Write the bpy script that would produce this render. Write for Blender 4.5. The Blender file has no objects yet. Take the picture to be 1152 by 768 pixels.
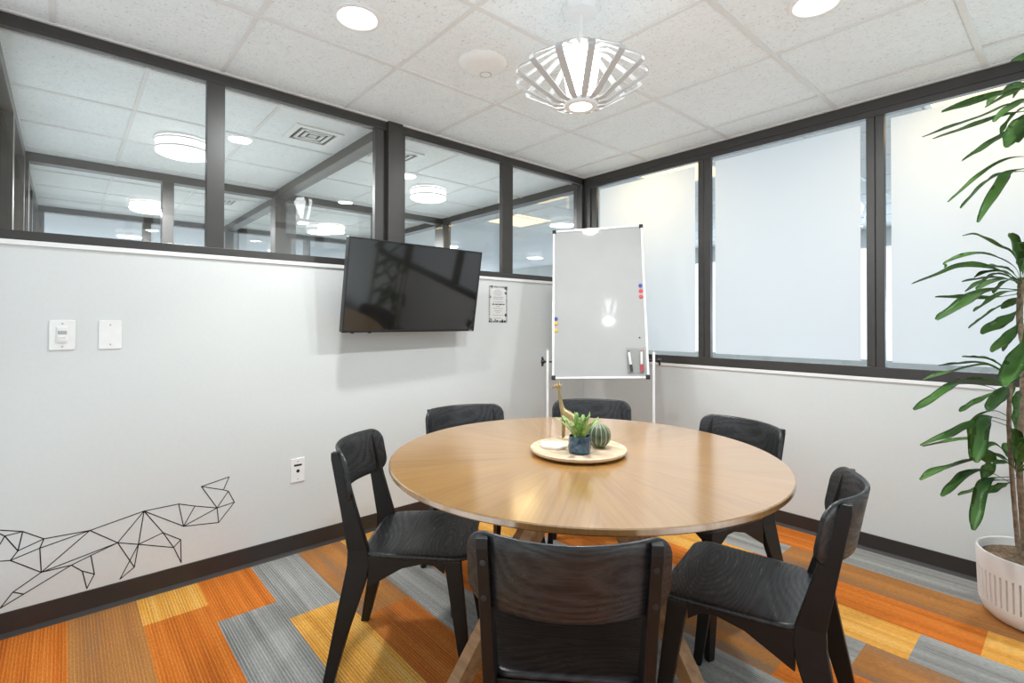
import bpy, bmesh, math, random
from mathutils import Vector, Matrix
PI=math.pi
rnd=random.Random(7)
sc=bpy.context.scene
COL=sc.collection
H=2.437                                        # ceiling height

# ------------------------------------------------------------------ materials
def newmat(name):
    m=bpy.data.materials.new(name); m.use_nodes=True
    nt=m.node_tree; nt.nodes.clear()
    out=nt.nodes.new('ShaderNodeOutputMaterial')
    return m,nt,out
def N(nt,t,**kw):
    n=nt.nodes.new(t)
    for k,v in kw.items():
        if hasattr(n,k): setattr(n,k,v)
        else: n.inputs[k.replace('_',' ')].default_value=v
    return n
def principled(nt,out,col=(.8,.8,.8),rough=.5,metal=0.0,spec=.5,coat=0.0):
    b=nt.nodes.new('ShaderNodeBsdfPrincipled')
    b.inputs['Base Color'].default_value=(*col,1); b.inputs['Roughness'].default_value=rough
    b.inputs['Metallic'].default_value=metal; b.inputs['Specular IOR Level'].default_value=spec
    b.inputs['Coat Weight'].default_value=coat
    nt.links.new(b.outputs[0],out.inputs[0])
    return b
def objcoord(nt,scale=(1,1,1)):
    tc=nt.nodes.new('ShaderNodeTexCoord'); mp=nt.nodes.new('ShaderNodeMapping')
    mp.inputs['Scale'].default_value=scale
    nt.links.new(tc.outputs['Object'],mp.inputs[0])
    return mp.outputs[0]
def ramp(nt,fac,stops):
    r=nt.nodes.new('ShaderNodeValToRGB')
    e=r.color_ramp.elements
    while len(e)<len(stops): e.new(.5)
    for k,(p,c) in enumerate(stops):
        e[k].position=p; e[k].color=(*c,1)
    nt.links.new(fac,r.inputs[0])
    return r.outputs[0]
def noise(nt,vec,scale,detail=4,rough=.5):
    n=nt.nodes.new('ShaderNodeTexNoise'); n.inputs['Scale'].default_value=scale
    n.inputs['Detail'].default_value=detail; n.inputs['Roughness'].default_value=rough
    if vec is not None: nt.links.new(vec,n.inputs['Vector'])
    return n.outputs['Fac']
def bump(nt,b,h,strength=.2,dist=.01):
    bp=nt.nodes.new('ShaderNodeBump'); bp.inputs['Strength'].default_value=strength
    bp.inputs['Distance'].default_value=dist
    nt.links.new(h,bp.inputs['Height']); nt.links.new(bp.outputs[0],b.inputs['Normal'])
def plain(name,col,rough=.5,metal=0.0,spec=.5,coat=0.0,var=.04,scale=30,bmp=0.0):
    m,nt,out=newmat(name); b=principled(nt,out,col,rough,metal,spec,coat)
    v=objcoord(nt); f=noise(nt,v,scale)
    lo=tuple(c*(1-var) for c in col); hi=tuple(min(1,c*(1+var)) for c in col)
    nt.links.new(ramp(nt,f,[(.3,lo),(.7,hi)]),b.inputs['Base Color'])
    if bmp: bump(nt,b,f,bmp,.002)
    return m
def emit(name,col,strength):
    m,nt,out=newmat(name); e=nt.nodes.new('ShaderNodeEmission')
    e.inputs[0].default_value=(*col,1); e.inputs[1].default_value=strength
    nt.links.new(e.outputs[0],out.inputs[0]); return m

M={}
M['wall']=plain('wall_paint',(.685,.708,.695),.55,spec=.35,var=.012,scale=60,bmp=.04)
M['ledge']=plain('ledge_paint',(.84,.84,.83),.4,var=.01)
M['frame']=plain('bronze_frame',(.040,.036,.032),.38,metal=.0,spec=.55,var=.08,scale=18)
M['frame_hazed']=plain('bronze_frame_hazed',(.075,.066,.056),.35,spec=.6,var=.08,scale=18)  # same bronze, lightened in colour for the haze of reflections in the glass
M['base']=plain('rubber_baseboard',(.030,.024,.021),.5,var=.1,scale=8)
M['tee']=plain('ceiling_tee',(.74,.74,.73),.45,var=.02)
M['white_metal']=plain('white_metal',(.82,.82,.81),.35,var=.02)
M['slat']=plain('shaded_slat',(.50,.50,.495),.45,var=.02)  # white slats greyed in the base colour so their undersides read unlit
M['white_plastic']=plain('white_plastic',(.84,.84,.82),.35,var=.02)
M['mid_grey_plastic']=plain('grey_plastic',(.42,.42,.41),.35,var=.03)  # plain grey plastic for small fittings
M['black_plastic']=plain('black_plastic',(.012,.012,.013),.35,var=.1)
M['dark_metal']=plain('dark_metal',(.05,.05,.05),.35,metal=.8,var=.1)
M['alu']=plain('aluminium',(.78,.78,.77),.3,metal=.25,var=.02)
M['ink']=plain('black_vinyl',(.012,.012,.012),.6,var=.1)
M['soil']=plain('potting_soil',(.22,.15,.088),.95,var=.6,scale=90,bmp=1.0)
M['pot']=plain('white_stoneware',(.80,.79,.77),.55,var=.02,scale=25)
M['trunk']=plain('cane_bark',(.24,.17,.11),.8,var=.4,scale=55,bmp=.6)
M['canvas_floor']=plain('grey_carpet',(.20,.20,.20),.95,var=.2,scale=200)
M['brass']=plain('antique_brass',(.36,.27,.13),.42,metal=.55,var=.2,scale=60,bmp=.2)
M['slate']=plain('white_marble',(.70,.65,.56),.4,var=.05,scale=30)
M['tray']=None
M['red_plastic']=plain('red_plastic',(.62,.03,.03),.35)
M['blue_plastic']=plain('blue_plastic',(.03,.05,.30),.35)
M['yellow_plastic']=plain('yellow_plastic',(.75,.45,.04),.35)

def ceil_mat():
    m,nt,out=newmat('mineral_tile'); b=principled(nt,out,(.72,.72,.70),.9,spec=.1)
    v=objcoord(nt)
    f1=noise(nt,v,95,3,.65); f2=noise(nt,v,14,2)
    c=ramp(nt,f1,[(.28,(.50,.525,.53)),(.385,(.83,.87,.885)),(.6,(.88,.92,.935))])
    mx=nt.nodes.new('ShaderNodeMix'); mx.data_type='RGBA'; mx.blend_type='MULTIPLY'; mx.inputs[0].default_value=.25
    nt.links.new(c,mx.inputs[6]); nt.links.new(ramp(nt,f2,[(.35,(.9,.9,.9)),(.65,(1,1,1))]),mx.inputs[7])
    nt.links.new(mx.outputs[2],b.inputs['Base Color']); bump(nt,b,f1,.35,.004)
    return m
M['ceil']=ceil_mat()

def carpet(name,stops,scale,line=.5):
    """loop pile with thin light ribs running along x over a slowly changing ground colour"""
    m,nt,out=newmat(name); b=principled(nt,out,stops[1][1],.95,spec=.08)
    f2=noise(nt,objcoord(nt,(.5,scale,1)),1,3,.6); f3=noise(nt,objcoord(nt,(60,330,1)),1,1)
    c=ramp(nt,f2,[(.36,stops[0][1]),(.5,stops[1][1]),(.66,tuple(.65*p+.35*q for p,q in zip(stops[1][1],stops[2][1])))])
    sp=nt.nodes.new('ShaderNodeSeparateXYZ'); nt.links.new(objcoord(nt),sp.inputs[0])
    wob=noise(nt,objcoord(nt,(1.5,70,1)),1,2)
    def ma(op,x,y=None,z=None):
        n=nt.nodes.new('ShaderNodeMath'); n.operation=op
        for i,v in enumerate((x,y,z)):
            if v is None: continue
            if isinstance(v,(int,float)): n.inputs[i].default_value=v
            else: nt.links.new(v,n.inputs[i])
        return n.outputs[0]
    ph=ma('MULTIPLY_ADD',sp.outputs[1],2*PI/.0105,ma('MULTIPLY',wob,5.0)); s=ma('MULTIPLY_ADD',ma('SINE',ph),.5,.5)
    thin=ma('POWER',s,5.0); amp=ma('MULTIPLY',noise(nt,objcoord(nt,(3,28,1)),1,2),line*1.7)
    fac=ma('MULTIPLY',thin,amp); fac=ma('MINIMUM',fac,1.0)
    mx=nt.nodes.new('ShaderNodeMix'); mx.data_type='RGBA'; nt.links.new(fac,mx.inputs[0]); nt.links.new(c,mx.inputs[6]); mx.inputs[7].default_value=(*stops[2][1],1)
    m2=nt.nodes.new('ShaderNodeMix'); m2.data_type='RGBA'; m2.blend_type='MULTIPLY'; m2.inputs[0].default_value=.7
    nt.links.new(mx.outputs[2],m2.inputs[6]); nt.links.new(ramp(nt,f3,[(.3,(.66,.66,.66)),(.65,(1.08,1.08,1.08))]),m2.inputs[7])
    nt.links.new(m2.outputs[2],b.inputs['Base Color'])
    bump(nt,b,s,.5,.003)
    return m
CARPET={
 'O':carpet('carpet_orange',[(0,(.50,.120,.018)),(0,(.66,.165,.022)),(0,(.93,.38,.085))],20,.55),
 'R':carpet('carpet_rust',[(0,(.40,.125,.034)),(0,(.56,.150,.026)),(0,(.80,.36,.10))],14,.45),
 'Y':carpet('carpet_gold',[(0,(.66,.27,.036)),(0,(.82,.355,.045)),(0,(.95,.68,.27))],20,.75),
 'G':carpet('carpet_grey',[(0,(.205,.20,.185)),(0,(.29,.285,.268)),(0,(.60,.58,.54))],16,.75),
 'B':carpet('carpet_brown_mix',[(0,(.24,.165,.115)),(0,(.41,.175,.060)),(0,(.72,.32,.085))],7,.6),
}

def black_ash():
    """black stained ash: long oval growth rings showing through the stain"""
    m,nt,out=newmat('black_ash'); b=principled(nt,out,(.012,.012,.013),.34,spec=.5)
    n1=noise(nt,objcoord(nt,(1.0,3.6,3.6)),1.3,1,.3)
    k=nt.nodes.new('ShaderNodeMath'); k.operation='MULTIPLY'; nt.links.new(n1,k.inputs[0]); k.inputs[1].default_value=260
    s=nt.nodes.new('ShaderNodeMath'); s.operation='SINE'; nt.links.new(k.outputs[0],s.inputs[0])
    f=noise(nt,objcoord(nt,(14,180,180)),1,3)
    mm=nt.nodes.new('ShaderNodeMath'); mm.operation='MULTIPLY_ADD'; nt.links.new(s.outputs[0],mm.inputs[0]); mm.inputs[1].default_value=.16
    nt.links.new(f,mm.inputs[2])
    nt.links.new(ramp(nt,mm.outputs[0],[(.25,(.006,.006,.0065)),(.78,(.034,.034,.035))]),b.inputs['Base Color'])
    nt.links.new(ramp(nt,mm.outputs[0],[(.2,(.42,.42,.42)),(.8,(.27,.27,.27))]),b.inputs['Roughness'])
    bump(nt,b,mm.outputs[0],.18,.0012)
    return m
M['ash']=black_ash()
M['ash_leg']=plain('black_leg_paint',(.008,.0075,.007),.42,spec=.38,var=.15,scale=30)

def wood(name,cols,sx=2.0,sy=40.0,rough=.45):
    m,nt,out=newmat(name); b=principled(nt,out,cols[1],rough)
    f=noise(nt,objcoord(nt,(sx,sy,sy)),1.0,4,.6)
    nt.links.new(ramp(nt,f,[(.3,cols[0]),(.5,cols[1]),(.72,cols[2])]),b.inputs['Base Color'])
    return m
M['oak']=wood('table_leg_oak',[(.27,.135,.055),(.40,.22,.095),(.50,.29,.14)],3,45)
M['tray']=wood('mango_tray',[(.42,.29,.17),(.60,.46,.31),(.70,.57,.42)],4,38,.5)

def sunburst():
    m,nt,out=newmat('sunburst_veneer'); b=principled(nt,out,(.4,.22,.1),.30,spec=.5,coat=1.0)
    b.inputs['Coat Roughness'].default_value=.16; b.inputs['Coat IOR'].default_value=2.4
    tc=nt.nodes.new('ShaderNodeTexCoord'); sp=nt.nodes.new('ShaderNodeSeparateXYZ'); nt.links.new(tc.outputs['Object'],sp.inputs[0])
    def ma(op,a,c=None,d=None):
        n=nt.nodes.new('ShaderNodeMath'); n.operation=op
        for i,x in enumerate((a,c,d)):
            if x is None: continue
            if isinstance(x,(int,float)): n.inputs[i].default_value=x
            else: nt.links.new(x,n.inputs[i])
        return n.outputs[0]
    NS=16; w=2*PI/NS
    an=ma('ARCTAN2',sp.outputs[1],sp.outputs[0])
    s=ma('FLOOR',ma('DIVIDE',an,w)); ca=ma('MULTIPLY_ADD',s,w,w/2)
    cs=ma('COSINE',ca); sn=ma('SINE',ca)
    u=ma('ADD',ma('MULTIPLY',sp.outputs[0],cs),ma('MULTIPLY',sp.outputs[1],sn))
    v=ma('SUBTRACT',ma('MULTIPLY',sp.outputs[1],cs),ma('MULTIPLY',sp.outputs[0],sn))
    def fib(ku,kv,det,off):
        cb=nt.nodes.new('ShaderNodeCombineXYZ')
        nt.links.new(ma('MULTIPLY',u,ku),cb.inputs[0]); nt.links.new(ma('MULTIPLY',v,kv),cb.inputs[1]); nt.links.new(ma('MULTIPLY_ADD',s,3.7,off),cb.inputs[2])
        return noise(nt,cb.outputs[0],1.0,det,.6)
    f1=fib(3.0,75,4,0); f2=fib(1.2,9,3,5.1)
    fm=ma('ADD',ma('MULTIPLY',f1,.55),ma('MULTIPLY',f2,.45))
    col=ramp(nt,fm,[(.30,(.29,.142,.036)),(.5,(.385,.198,.053)),(.70,(.46,.255,.077))])
    wn=nt.nodes.new('ShaderNodeTexWhiteNoise'); wn.noise_dimensions='1D'; nt.links.new(s,wn.inputs['W'])
    mx=nt.nodes.new('ShaderNodeMix'); mx.data_type='RGBA'; mx.blend_type='MULTIPLY'; mx.inputs[0].default_value=1
    nt.links.new(col,mx.inputs[6]); nt.links.new(ramp(nt,wn.outputs['Value'],[(0,(.93,.93,.93)),(1,(1.04,1.04,1.04))]),mx.inputs[7])
    nt.links.new(mx.outputs[2],b.inputs['Base Color'])
    bump(nt,b,f1,.05,.001)
    return m
M['veneer']=sunburst()

def leaf_mat():
    m,nt,out=newmat('dracaena_leaf'); b=principled(nt,out,(.06,.17,.03),.42,spec=.4)
    f=noise(nt,objcoord(nt),5,3); f2=noise(nt,objcoord(nt),60,2)
    nt.links.new(ramp(nt,f,[(.3,(.036,.095,.022)),(.52,(.072,.175,.034)),(.75,(.13,.26,.06))]),b.inputs['Base Color'])
    tr=nt.nodes.new('ShaderNodeBsdfTranslucent'); tr.inputs[0].default_value=(.14,.28,.06,1)
    mx=nt.nodes.new('ShaderNodeMixShader'); mx.inputs[0].default_value=.22
    nt.links.new(b.outputs[0],mx.inputs[1]); nt.links.new(tr.outputs[0],mx.inputs[2]); nt.links.new(mx.outputs[0],out.inputs[0])
    return m
M['leaf']=leaf_mat()
def succ_mat():
    m,nt,out=newmat('succulent_leaf'); b=principled(nt,out,(.2,.33,.1),.5)
    f=noise(nt,objcoord(nt),120,2)
    nt.links.new(ramp(nt,f,[(.35,(.11,.24,.05)),(.55,(.24,.38,.10)),(.72,(.45,.46,.24))]),b.inputs['Base Color']); return m
M['succulent']=succ_mat()
def cactus_mat():
    m,nt,out=newmat('cactus_glaze'); b=principled(nt,out,(.05,.09,.05),.28,coat=.4)
    f=noise(nt,objcoord(nt),45,3)
    nt.links.new(ramp(nt,f,[(.3,(.035,.062,.042)),(.6,(.085,.125,.075)),(.78,(.16,.19,.12))]),b.inputs['Base Color']); return m
M['cactus']=cactus_mat()
def blue_glaze():
    m,nt,out=newmat('blue_glaze'); b=principled(nt,out,(.02,.06,.11),.22,coat=.5)
    f=noise(nt,objcoord(nt),40,2)
    nt.links.new(ramp(nt,f,[(.3,(.010,.028,.05)),(.6,(.022,.075,.13)),(.8,(.07,.17,.26))]),b.inputs['Base Color']); return m
M['blueglaze']=blue_glaze()
M['rib']=plain('cream_rib',(.40,.40,.24),.4,var=.1)

def thin_glass(name,tint=(.985,.988,.984)):
    m,nt,out=newmat(name)
    lw=nt.nodes.new('ShaderNodeLayerWeight'); lw.inputs['Blend'].default_value=.5
    p=nt.nodes.new('ShaderNodeMath'); p.operation='POWER'; nt.links.new(lw.outputs['Facing'],p.inputs[0]); p.inputs[1].default_value=5
    q=nt.nodes.new('ShaderNodeMath'); q.operation='MULTIPLY_ADD'; nt.links.new(p.outputs[0],q.inputs[0]); q.inputs[1].default_value=.9; q.inputs[2].default_value=.045
    t=nt.nodes.new('ShaderNodeBsdfTransparent'); t.inputs[0].default_value=(*tint,1)
    g=nt.nodes.new('ShaderNodeBsdfGlossy'); g.inputs['Roughness'].default_value=.0
    mx=nt.nodes.new('ShaderNodeMixShader'); nt.links.new(q.outputs[0],mx.inputs[0]); nt.links.new(t.outputs[0],mx.inputs[1]); nt.links.new(g.outputs[0],mx.inputs[2])
    nt.links.new(mx.outputs[0],out.inputs[0]); return m
M['glass']=thin_glass('window_glass')
M['acrylic']=thin_glass('clear_acrylic',(.985,.985,.98))
def frosted():
    m,nt,out=newmat('frosted_film')
    t=nt.nodes.new('ShaderNodeBsdfTranslucent'); d=nt.nodes.new('ShaderNodeBsdfDiffuse')
    f=noise(nt,objcoord(nt),400,2)
    nt.links.new(ramp(nt,f,[(.2,(.90,.92,.93)),(.8,(.94,.955,.965))]),t.inputs[0]); d.inputs[0].default_value=(.9,.9,.9,1)
    mx=nt.nodes.new('ShaderNodeMixShader'); mx.inputs[0].default_value=.25
    nt.links.new(t.outputs[0],mx.inputs[1]); nt.links.new(d.outputs[0],mx.inputs[2]); nt.links.new(mx.outputs[0],out.inputs[0]); return m
M['frost']=frosted()
m_,nt_,o_=newmat('black_screen'); b_=principled(nt_,o_,(.010,.009,.008),.06,spec=.85)
nt_.links.new(ramp(nt_,noise(nt_,objcoord(nt_),6,2),[(.3,(.009,.008,.0075)),(.7,(.011,.010,.009))]),b_.inputs['Base Color']); M['screen']=m_
m_,nt_,o_=newmat('dry_erase_enamel'); b_=principled(nt_,o_,(.64,.64,.635),.05,spec=.4)
nt_.links.new(ramp(nt_,noise(nt_,objcoord(nt_),7,3),[(.3,(.42,.42,.412)),(.7,(.44,.44,.432))]),b_.inputs['Base Color']); M['board']=m_
M['paper']=plain('printed_paper',(.74,.74,.72),.6,var=.02)
M['print_grey']=plain('print_grey',(.36,.36,.36),.7,var=.6,scale=160)
M['print_text']=plain('print_text',(.33,.33,.33),.7,var=.2,scale=200)
M['lens_white']=emit('lamp_lens',(1.0,.975,.93),9.0)
M['lens_pendant']=emit('pendant_lens',(1.0,.97,.91),7.0)
M['lens_drum']=emit('drum_lens',(1.0,.985,.95),2.6)
M['lens_warm']=emit('troffer_lens',(1.0,.82,.50),1.7)

# ------------------------------------------------------------------ mesh helpers
class MB:
    def __init__(s): s.v=[];s.f=[];s.m=[]
    def add(s,vs,fs,mi=0):
        o=len(s.v); s.v+= [tuple(v) for v in vs]; s.f+=[tuple(i+o for i in f) for f in fs]; s.m+=[mi]*len(fs)
    def box(s,a,b,mi=0):
        x0,y0,z0=[min(p,q) for p,q in zip(a,b)]; x1,y1,z1=[max(p,q) for p,q in zip(a,b)]
        s.add([(x0,y0,z0),(x1,y0,z0),(x1,y1,z0),(x0,y1,z0),(x0,y0,z1),(x1,y0,z1),(x1,y1,z1),(x0,y1,z1)],
              [(0,3,2,1),(4,5,6,7),(0,1,5,4),(1,2,6,5),(2,3,7,6),(3,0,4,7)],mi)
    def loft(s,rings,cap=True,closed=True,mi=0):
        n=len(rings[0]); vs=[p for r in rings for p in r]; fs=[]
        for i in range(len(rings)-1):
            for j in range(n if closed else n-1):
                k=(j+1)%n; fs.append((i*n+j,i*n+k,(i+1)*n+k,(i+1)*n+j))
        if cap and closed: fs.append(tuple(range(n-1,-1,-1))); fs.append(tuple((len(rings)-1)*n+j for j in range(n)))
        s.add(vs,fs,mi)
    def lathe(s,prof,seg=32,c=(0,0,0),mi=0,cap=True):
        rings=[[(c[0]+r*math.cos(2*PI*j/seg),c[1]+r*math.sin(2*PI*j/seg),c[2]+z) for j in range(seg)] for r,z in prof]
        s.loft(rings,cap,True,mi)
    def tube(s,pts,r,seg=10,mi=0,cap=True):
        pts=[Vector(p) for p in pts]; rings=[]; up=None
        for i,p in enumerate(pts):
            t=(pts[min(i+1,len(pts)-1)]-pts[max(i-1,0)]).normalized()
            if up is None: up=Vector((0,0,1)) if abs(t.z)<.9 else Vector((1,0,0))
            a=t.cross(up).normalized(); b=a.cross(t).normalized(); up=b
            rr=r[i] if isinstance(r,(list,tuple)) else r
            rings.append([tuple(p+a*rr*math.cos(2*PI*j/seg)+b*rr*math.sin(2*PI*j/seg)) for j in range(seg)])
        s.loft(rings,cap,True,mi)
    def prism(s,poly,z0,z1,mi=0):
        s.loft([[(x,y,z0) for x,y in poly],[(x,y,z1) for x,y in poly]],True,True,mi)
    def mapped(s,fn): s.v=[tuple(fn(Vector(v))) for v in s.v]; return s
    def build(s,name,mats,parent=None,smooth=False,bevel=0,angle=40,loc=None):
        me=bpy.data.meshes.new(name); me.from_pydata(s.v,[],s.f)
        if not isinstance(mats,(list,tuple)): mats=[mats]
        for m in mats: me.materials.append(m)
        for p,mi in zip(me.polygons,s.m): p.material_index=mi
        bm=bmesh.new(); bm.from_mesh(me); bmesh.ops.remove_doubles(bm,verts=bm.verts,dist=1e-6); bmesh.ops.recalc_face_normals(bm,faces=bm.faces); bm.to_mesh(me); bm.free()
        if smooth:
            me.shade_smooth() if hasattr(me,'shade_smooth') else None
            try: me.set_sharp_from_angle(angle=math.radians(angle))
            except Exception: pass
        me.update()
        o=bpy.data.objects.new(name,me); COL.objects.link(o)
        if parent is not None: o.parent=parent
        if loc is not None: o.location=loc
        if bevel:
            b=o.modifiers.new('bevel','BEVEL'); b.width=bevel; b.segments=2; b.limit_method='ANGLE'; b.angle_limit=math.radians(50)
        return o
def tag(o,label,cat,group=None):
    o['label']=label; o['category']=cat
    if group: o['group']=group
    return o
def thing(name,label,cat,loc=(0,0,0),rz=0,group=None):
    o=bpy.data.objects.new(name,None); COL.objects.link(o); o.location=loc; o.rotation_euler=(0,0,rz)
    o.empty_display_size=.1
    return tag(o,label,cat,group)
def struct(o): o['kind']='structure'; return o
_tn=[0];_wn=[0]
def trim(mb,mat,bevel=.002):
    _tn[0]+=1; return struct(mb.build('trim_%d'%_tn[0],mat,bevel=bevel))
def boxtrim(a,b,mat=None,bevel=.002):
    m=MB(); m.box(a,b); return trim(m,mat or M['frame'],bevel)
def copy_tree(o,parent=None):
    c=o.copy(); COL.objects.link(c)
    if parent is not None: c.parent=parent
    for ch in [k for k in bpy.data.objects if k.parent==o]: copy_tree(ch,c)
    return c
def rrect(x0,y0,x1,y1,r,n=6):
    pts=[]
    for cx,cy,a in ((x1-r,y1-r,0),(x0+r,y1-r,90),(x0+r,y0+r,180),(x1-r,y0+r,270)):
        for k in range(n+1):
            t=math.radians(a+90*k/n); pts.append((cx+r*math.cos(t),cy+r*math.sin(t)))
    return pts
def lamp(name,typ,loc,energy,col,size=.1,rot=(0,0,0),**kw):
    l=bpy.data.lights.new(name,typ); l.energy=energy; l.color=col
    if typ=='AREA':
        l.shape='DISK' if 'sy' not in kw else 'RECTANGLE'; l.size=size
        if 'sy' in kw: l.size_y=kw['sy']
        if 'spread' in kw: l.spread=kw['spread']
    else: l.shadow_soft_size=size
    o=bpy.data.objects.new(name,l); COL.objects.link(o); o.location=loc; o.rotation_euler=rot; return o
# ------------------------------------------------------------------ floor: carpet planks, 229 mm x 914 mm, ribs along x
XE,YB=3.66,-3.53
rows={14:('O',.9,'G'),13:('B',.93,'Y'),12:('Y',.265,'O'),11:('O',.43,'G'),10:('G',.598,'Y'),9:('B',.78,'R'),8:('Y',.27,'G',1.18,'Y'),
 7:('Y',.40,'O',1.31,'G'),6:('O',.55,'B',1.3,'G',2.12,'R'),5:('Y',.6,'G',1.14,'B',2.05,'O'),4:('B',.4,'O',1.31,'G',2.22,'B'),3:('G',.52,'O',1.43,'Y',2.347,'G'),
 2:('O',.69,'Y',1.6,'O',2.52,'Y'),1:('R',.80,'G',1.71,'B',2.62,'G'),0:('Y',.92,'O',1.83,'G',2.75,'R'),15:('G',.7,'Y'),}
order=list('ORYGB'); fb=MB()
for r,seq in rows.items():
    y1=0 if r==0 else -.265-.2292*(r-1); y0=max(-.265-.2292*r,YB)
    if y1<=YB: continue
    seq=list(seq); x=0.0; k=0; cells=[]
    while x<XE:
        c=seq[k] if k<len(seq) else rnd.choice('ORYGB')
        e=seq[k+1] if k+1<len(seq) else x+.9144 if cells and k>=len(seq) else (cells[-1][1]+.9144 if cells else .9144)
        e=min(e,XE); cells.append((x,e,c)); x=e; k+=2
    for x0,x1,c in cells: fb.add([(x0,y0,0),(x1,y0,0),(x1,y1,0),(x0,y1,0)],[(0,1,2,3)],order.index(c))
fb.box((0,YB,-.05),(XE,0,-.002),3)
floor=struct(fb.build('floor',[CARPET[c] for c in order]))
g=MB(); g.box((-7,-6,-.06),(0,0.0,-.003)); g.box((-7,0,-.06),(7,4.6,-.003)); g.box((0,-6,-.06),(7,YB,-.003)); g.box((XE,YB,-.06),(7,0,-.003)); struct(g.build('floor',M['canvas_floor']))

# ------------------------------------------------------------------ ceiling
c=MB(); c.box((-7,-6,H),(7,4.6,H+.04)); struct(c.build('ceiling',M['ceil']))
def tees(xs,ys,x0,x1,y0,y1):
    m=MB(); w=.012; d=.007
    for x in xs: m.box((x-w,y0,H-d),(x+w,y1,H+.001))
    for y in ys: m.box((x0,y-w*.8,H-d*.7),(x1,y+w*.8,H+.001))
    return trim(m,M['tee'],0)
tees([.627+.6172*i for i in range(5)],[-.26-.6096*j for j in range(6)],0,XE,YB,0)
tees([-.19,-.83,-1.45,-2.06],[-2.365,-2.97],-2.21,-.12,-3.47,-1.81)
tees([-.19,-.83,-1.45,-2.06],[-1.135,-.56],-2.21,-.12,-1.70,.05)
tees([-2.75,-3.36,-3.97],[-2.365,-2.97],-4.45,-2.31,-3.47,-1.81)
tees([-2.75,-3.36,-3.97],[-1.135,-.56],-4.45,-2.31,-1.70,.05)
tees([-2.1+.61*k for k in range(12)],[.55+.61*k for k in range(6)],-2.2,5.5,.15,4.4)
boxtrim((0,YB,2.428),(.020,0,H),M['tee']); boxtrim((0.02,-.02,2.428),(XE,0,H),M['tee'])

# ------------------------------------------------------------------ walls of the room
def wall(name,a,b): m=MB(); m.box(a,b); return struct(m.build(name,M['wall']))
wall('wall_left',(-.12,YB,0),(0,0.10,1.525))
wall('wall_right',(0.0,0,0),(XE,.10,.931))
wall('wall_back',(0,YB-.12,0),(XE,YB,.10))
wall('wall_east',(XE,YB-.12,0),(XE+.12,.10,.10))
for y in (YB-.12,-2.65,-1.75,-.85,.02): boxtrim((XE+.01,y,.14),(XE+.11,y+.08,2.377))  # east side glazed full height, unseen, added to let fill light in
boxtrim((XE+.01,YB-.12,.10),(XE+.11,.10,.14)); boxtrim((XE+.01,YB-.12,2.377),(XE+.11,.10,H))
boxtrim((-.13,YB,1.5255),(.012,0,1.5455),M['ledge']); boxtrim((.0121,-.010,.914),(XE,.11,.9335),M['ledge'])
def cove(pts_dir):
    m=MB()
    prof=[(0,.0),(.016,.0),(.012,.006),(.006,.018),(.0045,.094),(.002,.096),(0,.096)]
    return m,prof
m,prof=cove(0); m.loft([[(x,YB,z) for x,z in prof],[(x,0,z) for x,z in prof]]); o=struct(m.build('baseboard_left',M['base']))
m,prof=cove(0); m.loft([[(0.017,-x,z*.93) for x,z in prof],[(XE,-x,z*.93) for x,z in prof]]); struct(m.build('baseboard_right',M['base']))
# left wall glazing: rails, mullions, the partition post
boxtrim((-.032,YB,1.546),(.006,0.0,1.583)); boxtrim((-.032,YB,2.377),(.006,0.0,2.428))
boxtrim((.004,YB,2.388),(.0085,-.06,2.396))
for y0,y1 in ((-2.759,-2.682),(-.901,-.800)): boxtrim((-.032,y0,1.583),(.004,y1,2.377))
boxtrim((-.032,-1.891,1.583),(.004,-1.835,2.377)); boxtrim((-.032,-1.835,1.583),(-.012,-1.818,2.4)); boxtrim((-.032,-1.818,1.546),(.030,-1.722,2.430)); boxtrim((-.032,-1.722,1.583),(.004,-1.691,2.377))
boxtrim((-.032,YB,1.583),(.004,YB+.05,2.377))
def window(pane_a,pane_b,film=None):
    _wn[0]+=1
    r=bpy.data.objects.new('window_%d'%_wn[0],None); COL.objects.link(r); struct(r); r.location=pane_a
    m=MB(); m.box((0,0,0),tuple(q-p for p,q in zip(pane_a,pane_b))); g=m.build('glass_pane',M['glass'],r)
    if film:
        (x0,z0,x1,z1),y=film; m=MB(); a=pane_a
        m.add([(x0-a[0],y-a[1],z0-a[2]),(x1-a[0],y-a[1],z0-a[2]),(x1-a[0],y-a[1],z1-a[2]),(x0-a[0],y-a[1],z1-a[2])],[(0,1,2,3)])
        m.build('frosted_film',M['frost'],r)
for y0,y1 in ((YB+.05,-2.759),(-2.682,-1.891),(-1.691,-.901),(-.800,-.03)): window((-.022,y0,1.583),(-.016,y1,2.377))
# corner post
boxtrim((-.05,-.03,1.546),(.006,.06,2.43)); boxtrim((0.006,-.006,.9335),(.075,.06,2.43)); boxtrim((.075,.002,.99),(.135,.028,2.337))
# right wall glazing
boxtrim((.006,-.006,.9336),(XE,.030,.990)); boxtrim((.075,-.006,2.337),(XE,.030,2.428)); boxtrim((.08,-.012,2.372),(XE,.0,2.380))
boxtrim((1.025,-.004,.990),(1.066,.030,2.337)); boxtrim((1.069,-.004,.990),(1.113,.030,2.337)); boxtrim((1.065,.004,.990),(1.070,.030,2.337))
boxtrim((1.999,-.004,.990),(2.038,.030,2.337)); boxtrim((2.042,-.004,.990),(2.081,.030,2.337)); boxtrim((2.037,.004,.990),(2.043,.030,2.337))
boxtrim((2.99,-.004,.990),(3.08,.030,2.337))
for x0,x1 in ((.135,1.025),(1.113,1.999),(2.081,2.99),(3.08,XE-.03)):
    window((x0,.014,.990),(x1,.020,2.337),((x0+.026,1.018,x1-.030,2.312),.0132))
boxtrim((XE-.03,-.004,.990),(XE,.030,2.337))
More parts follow.
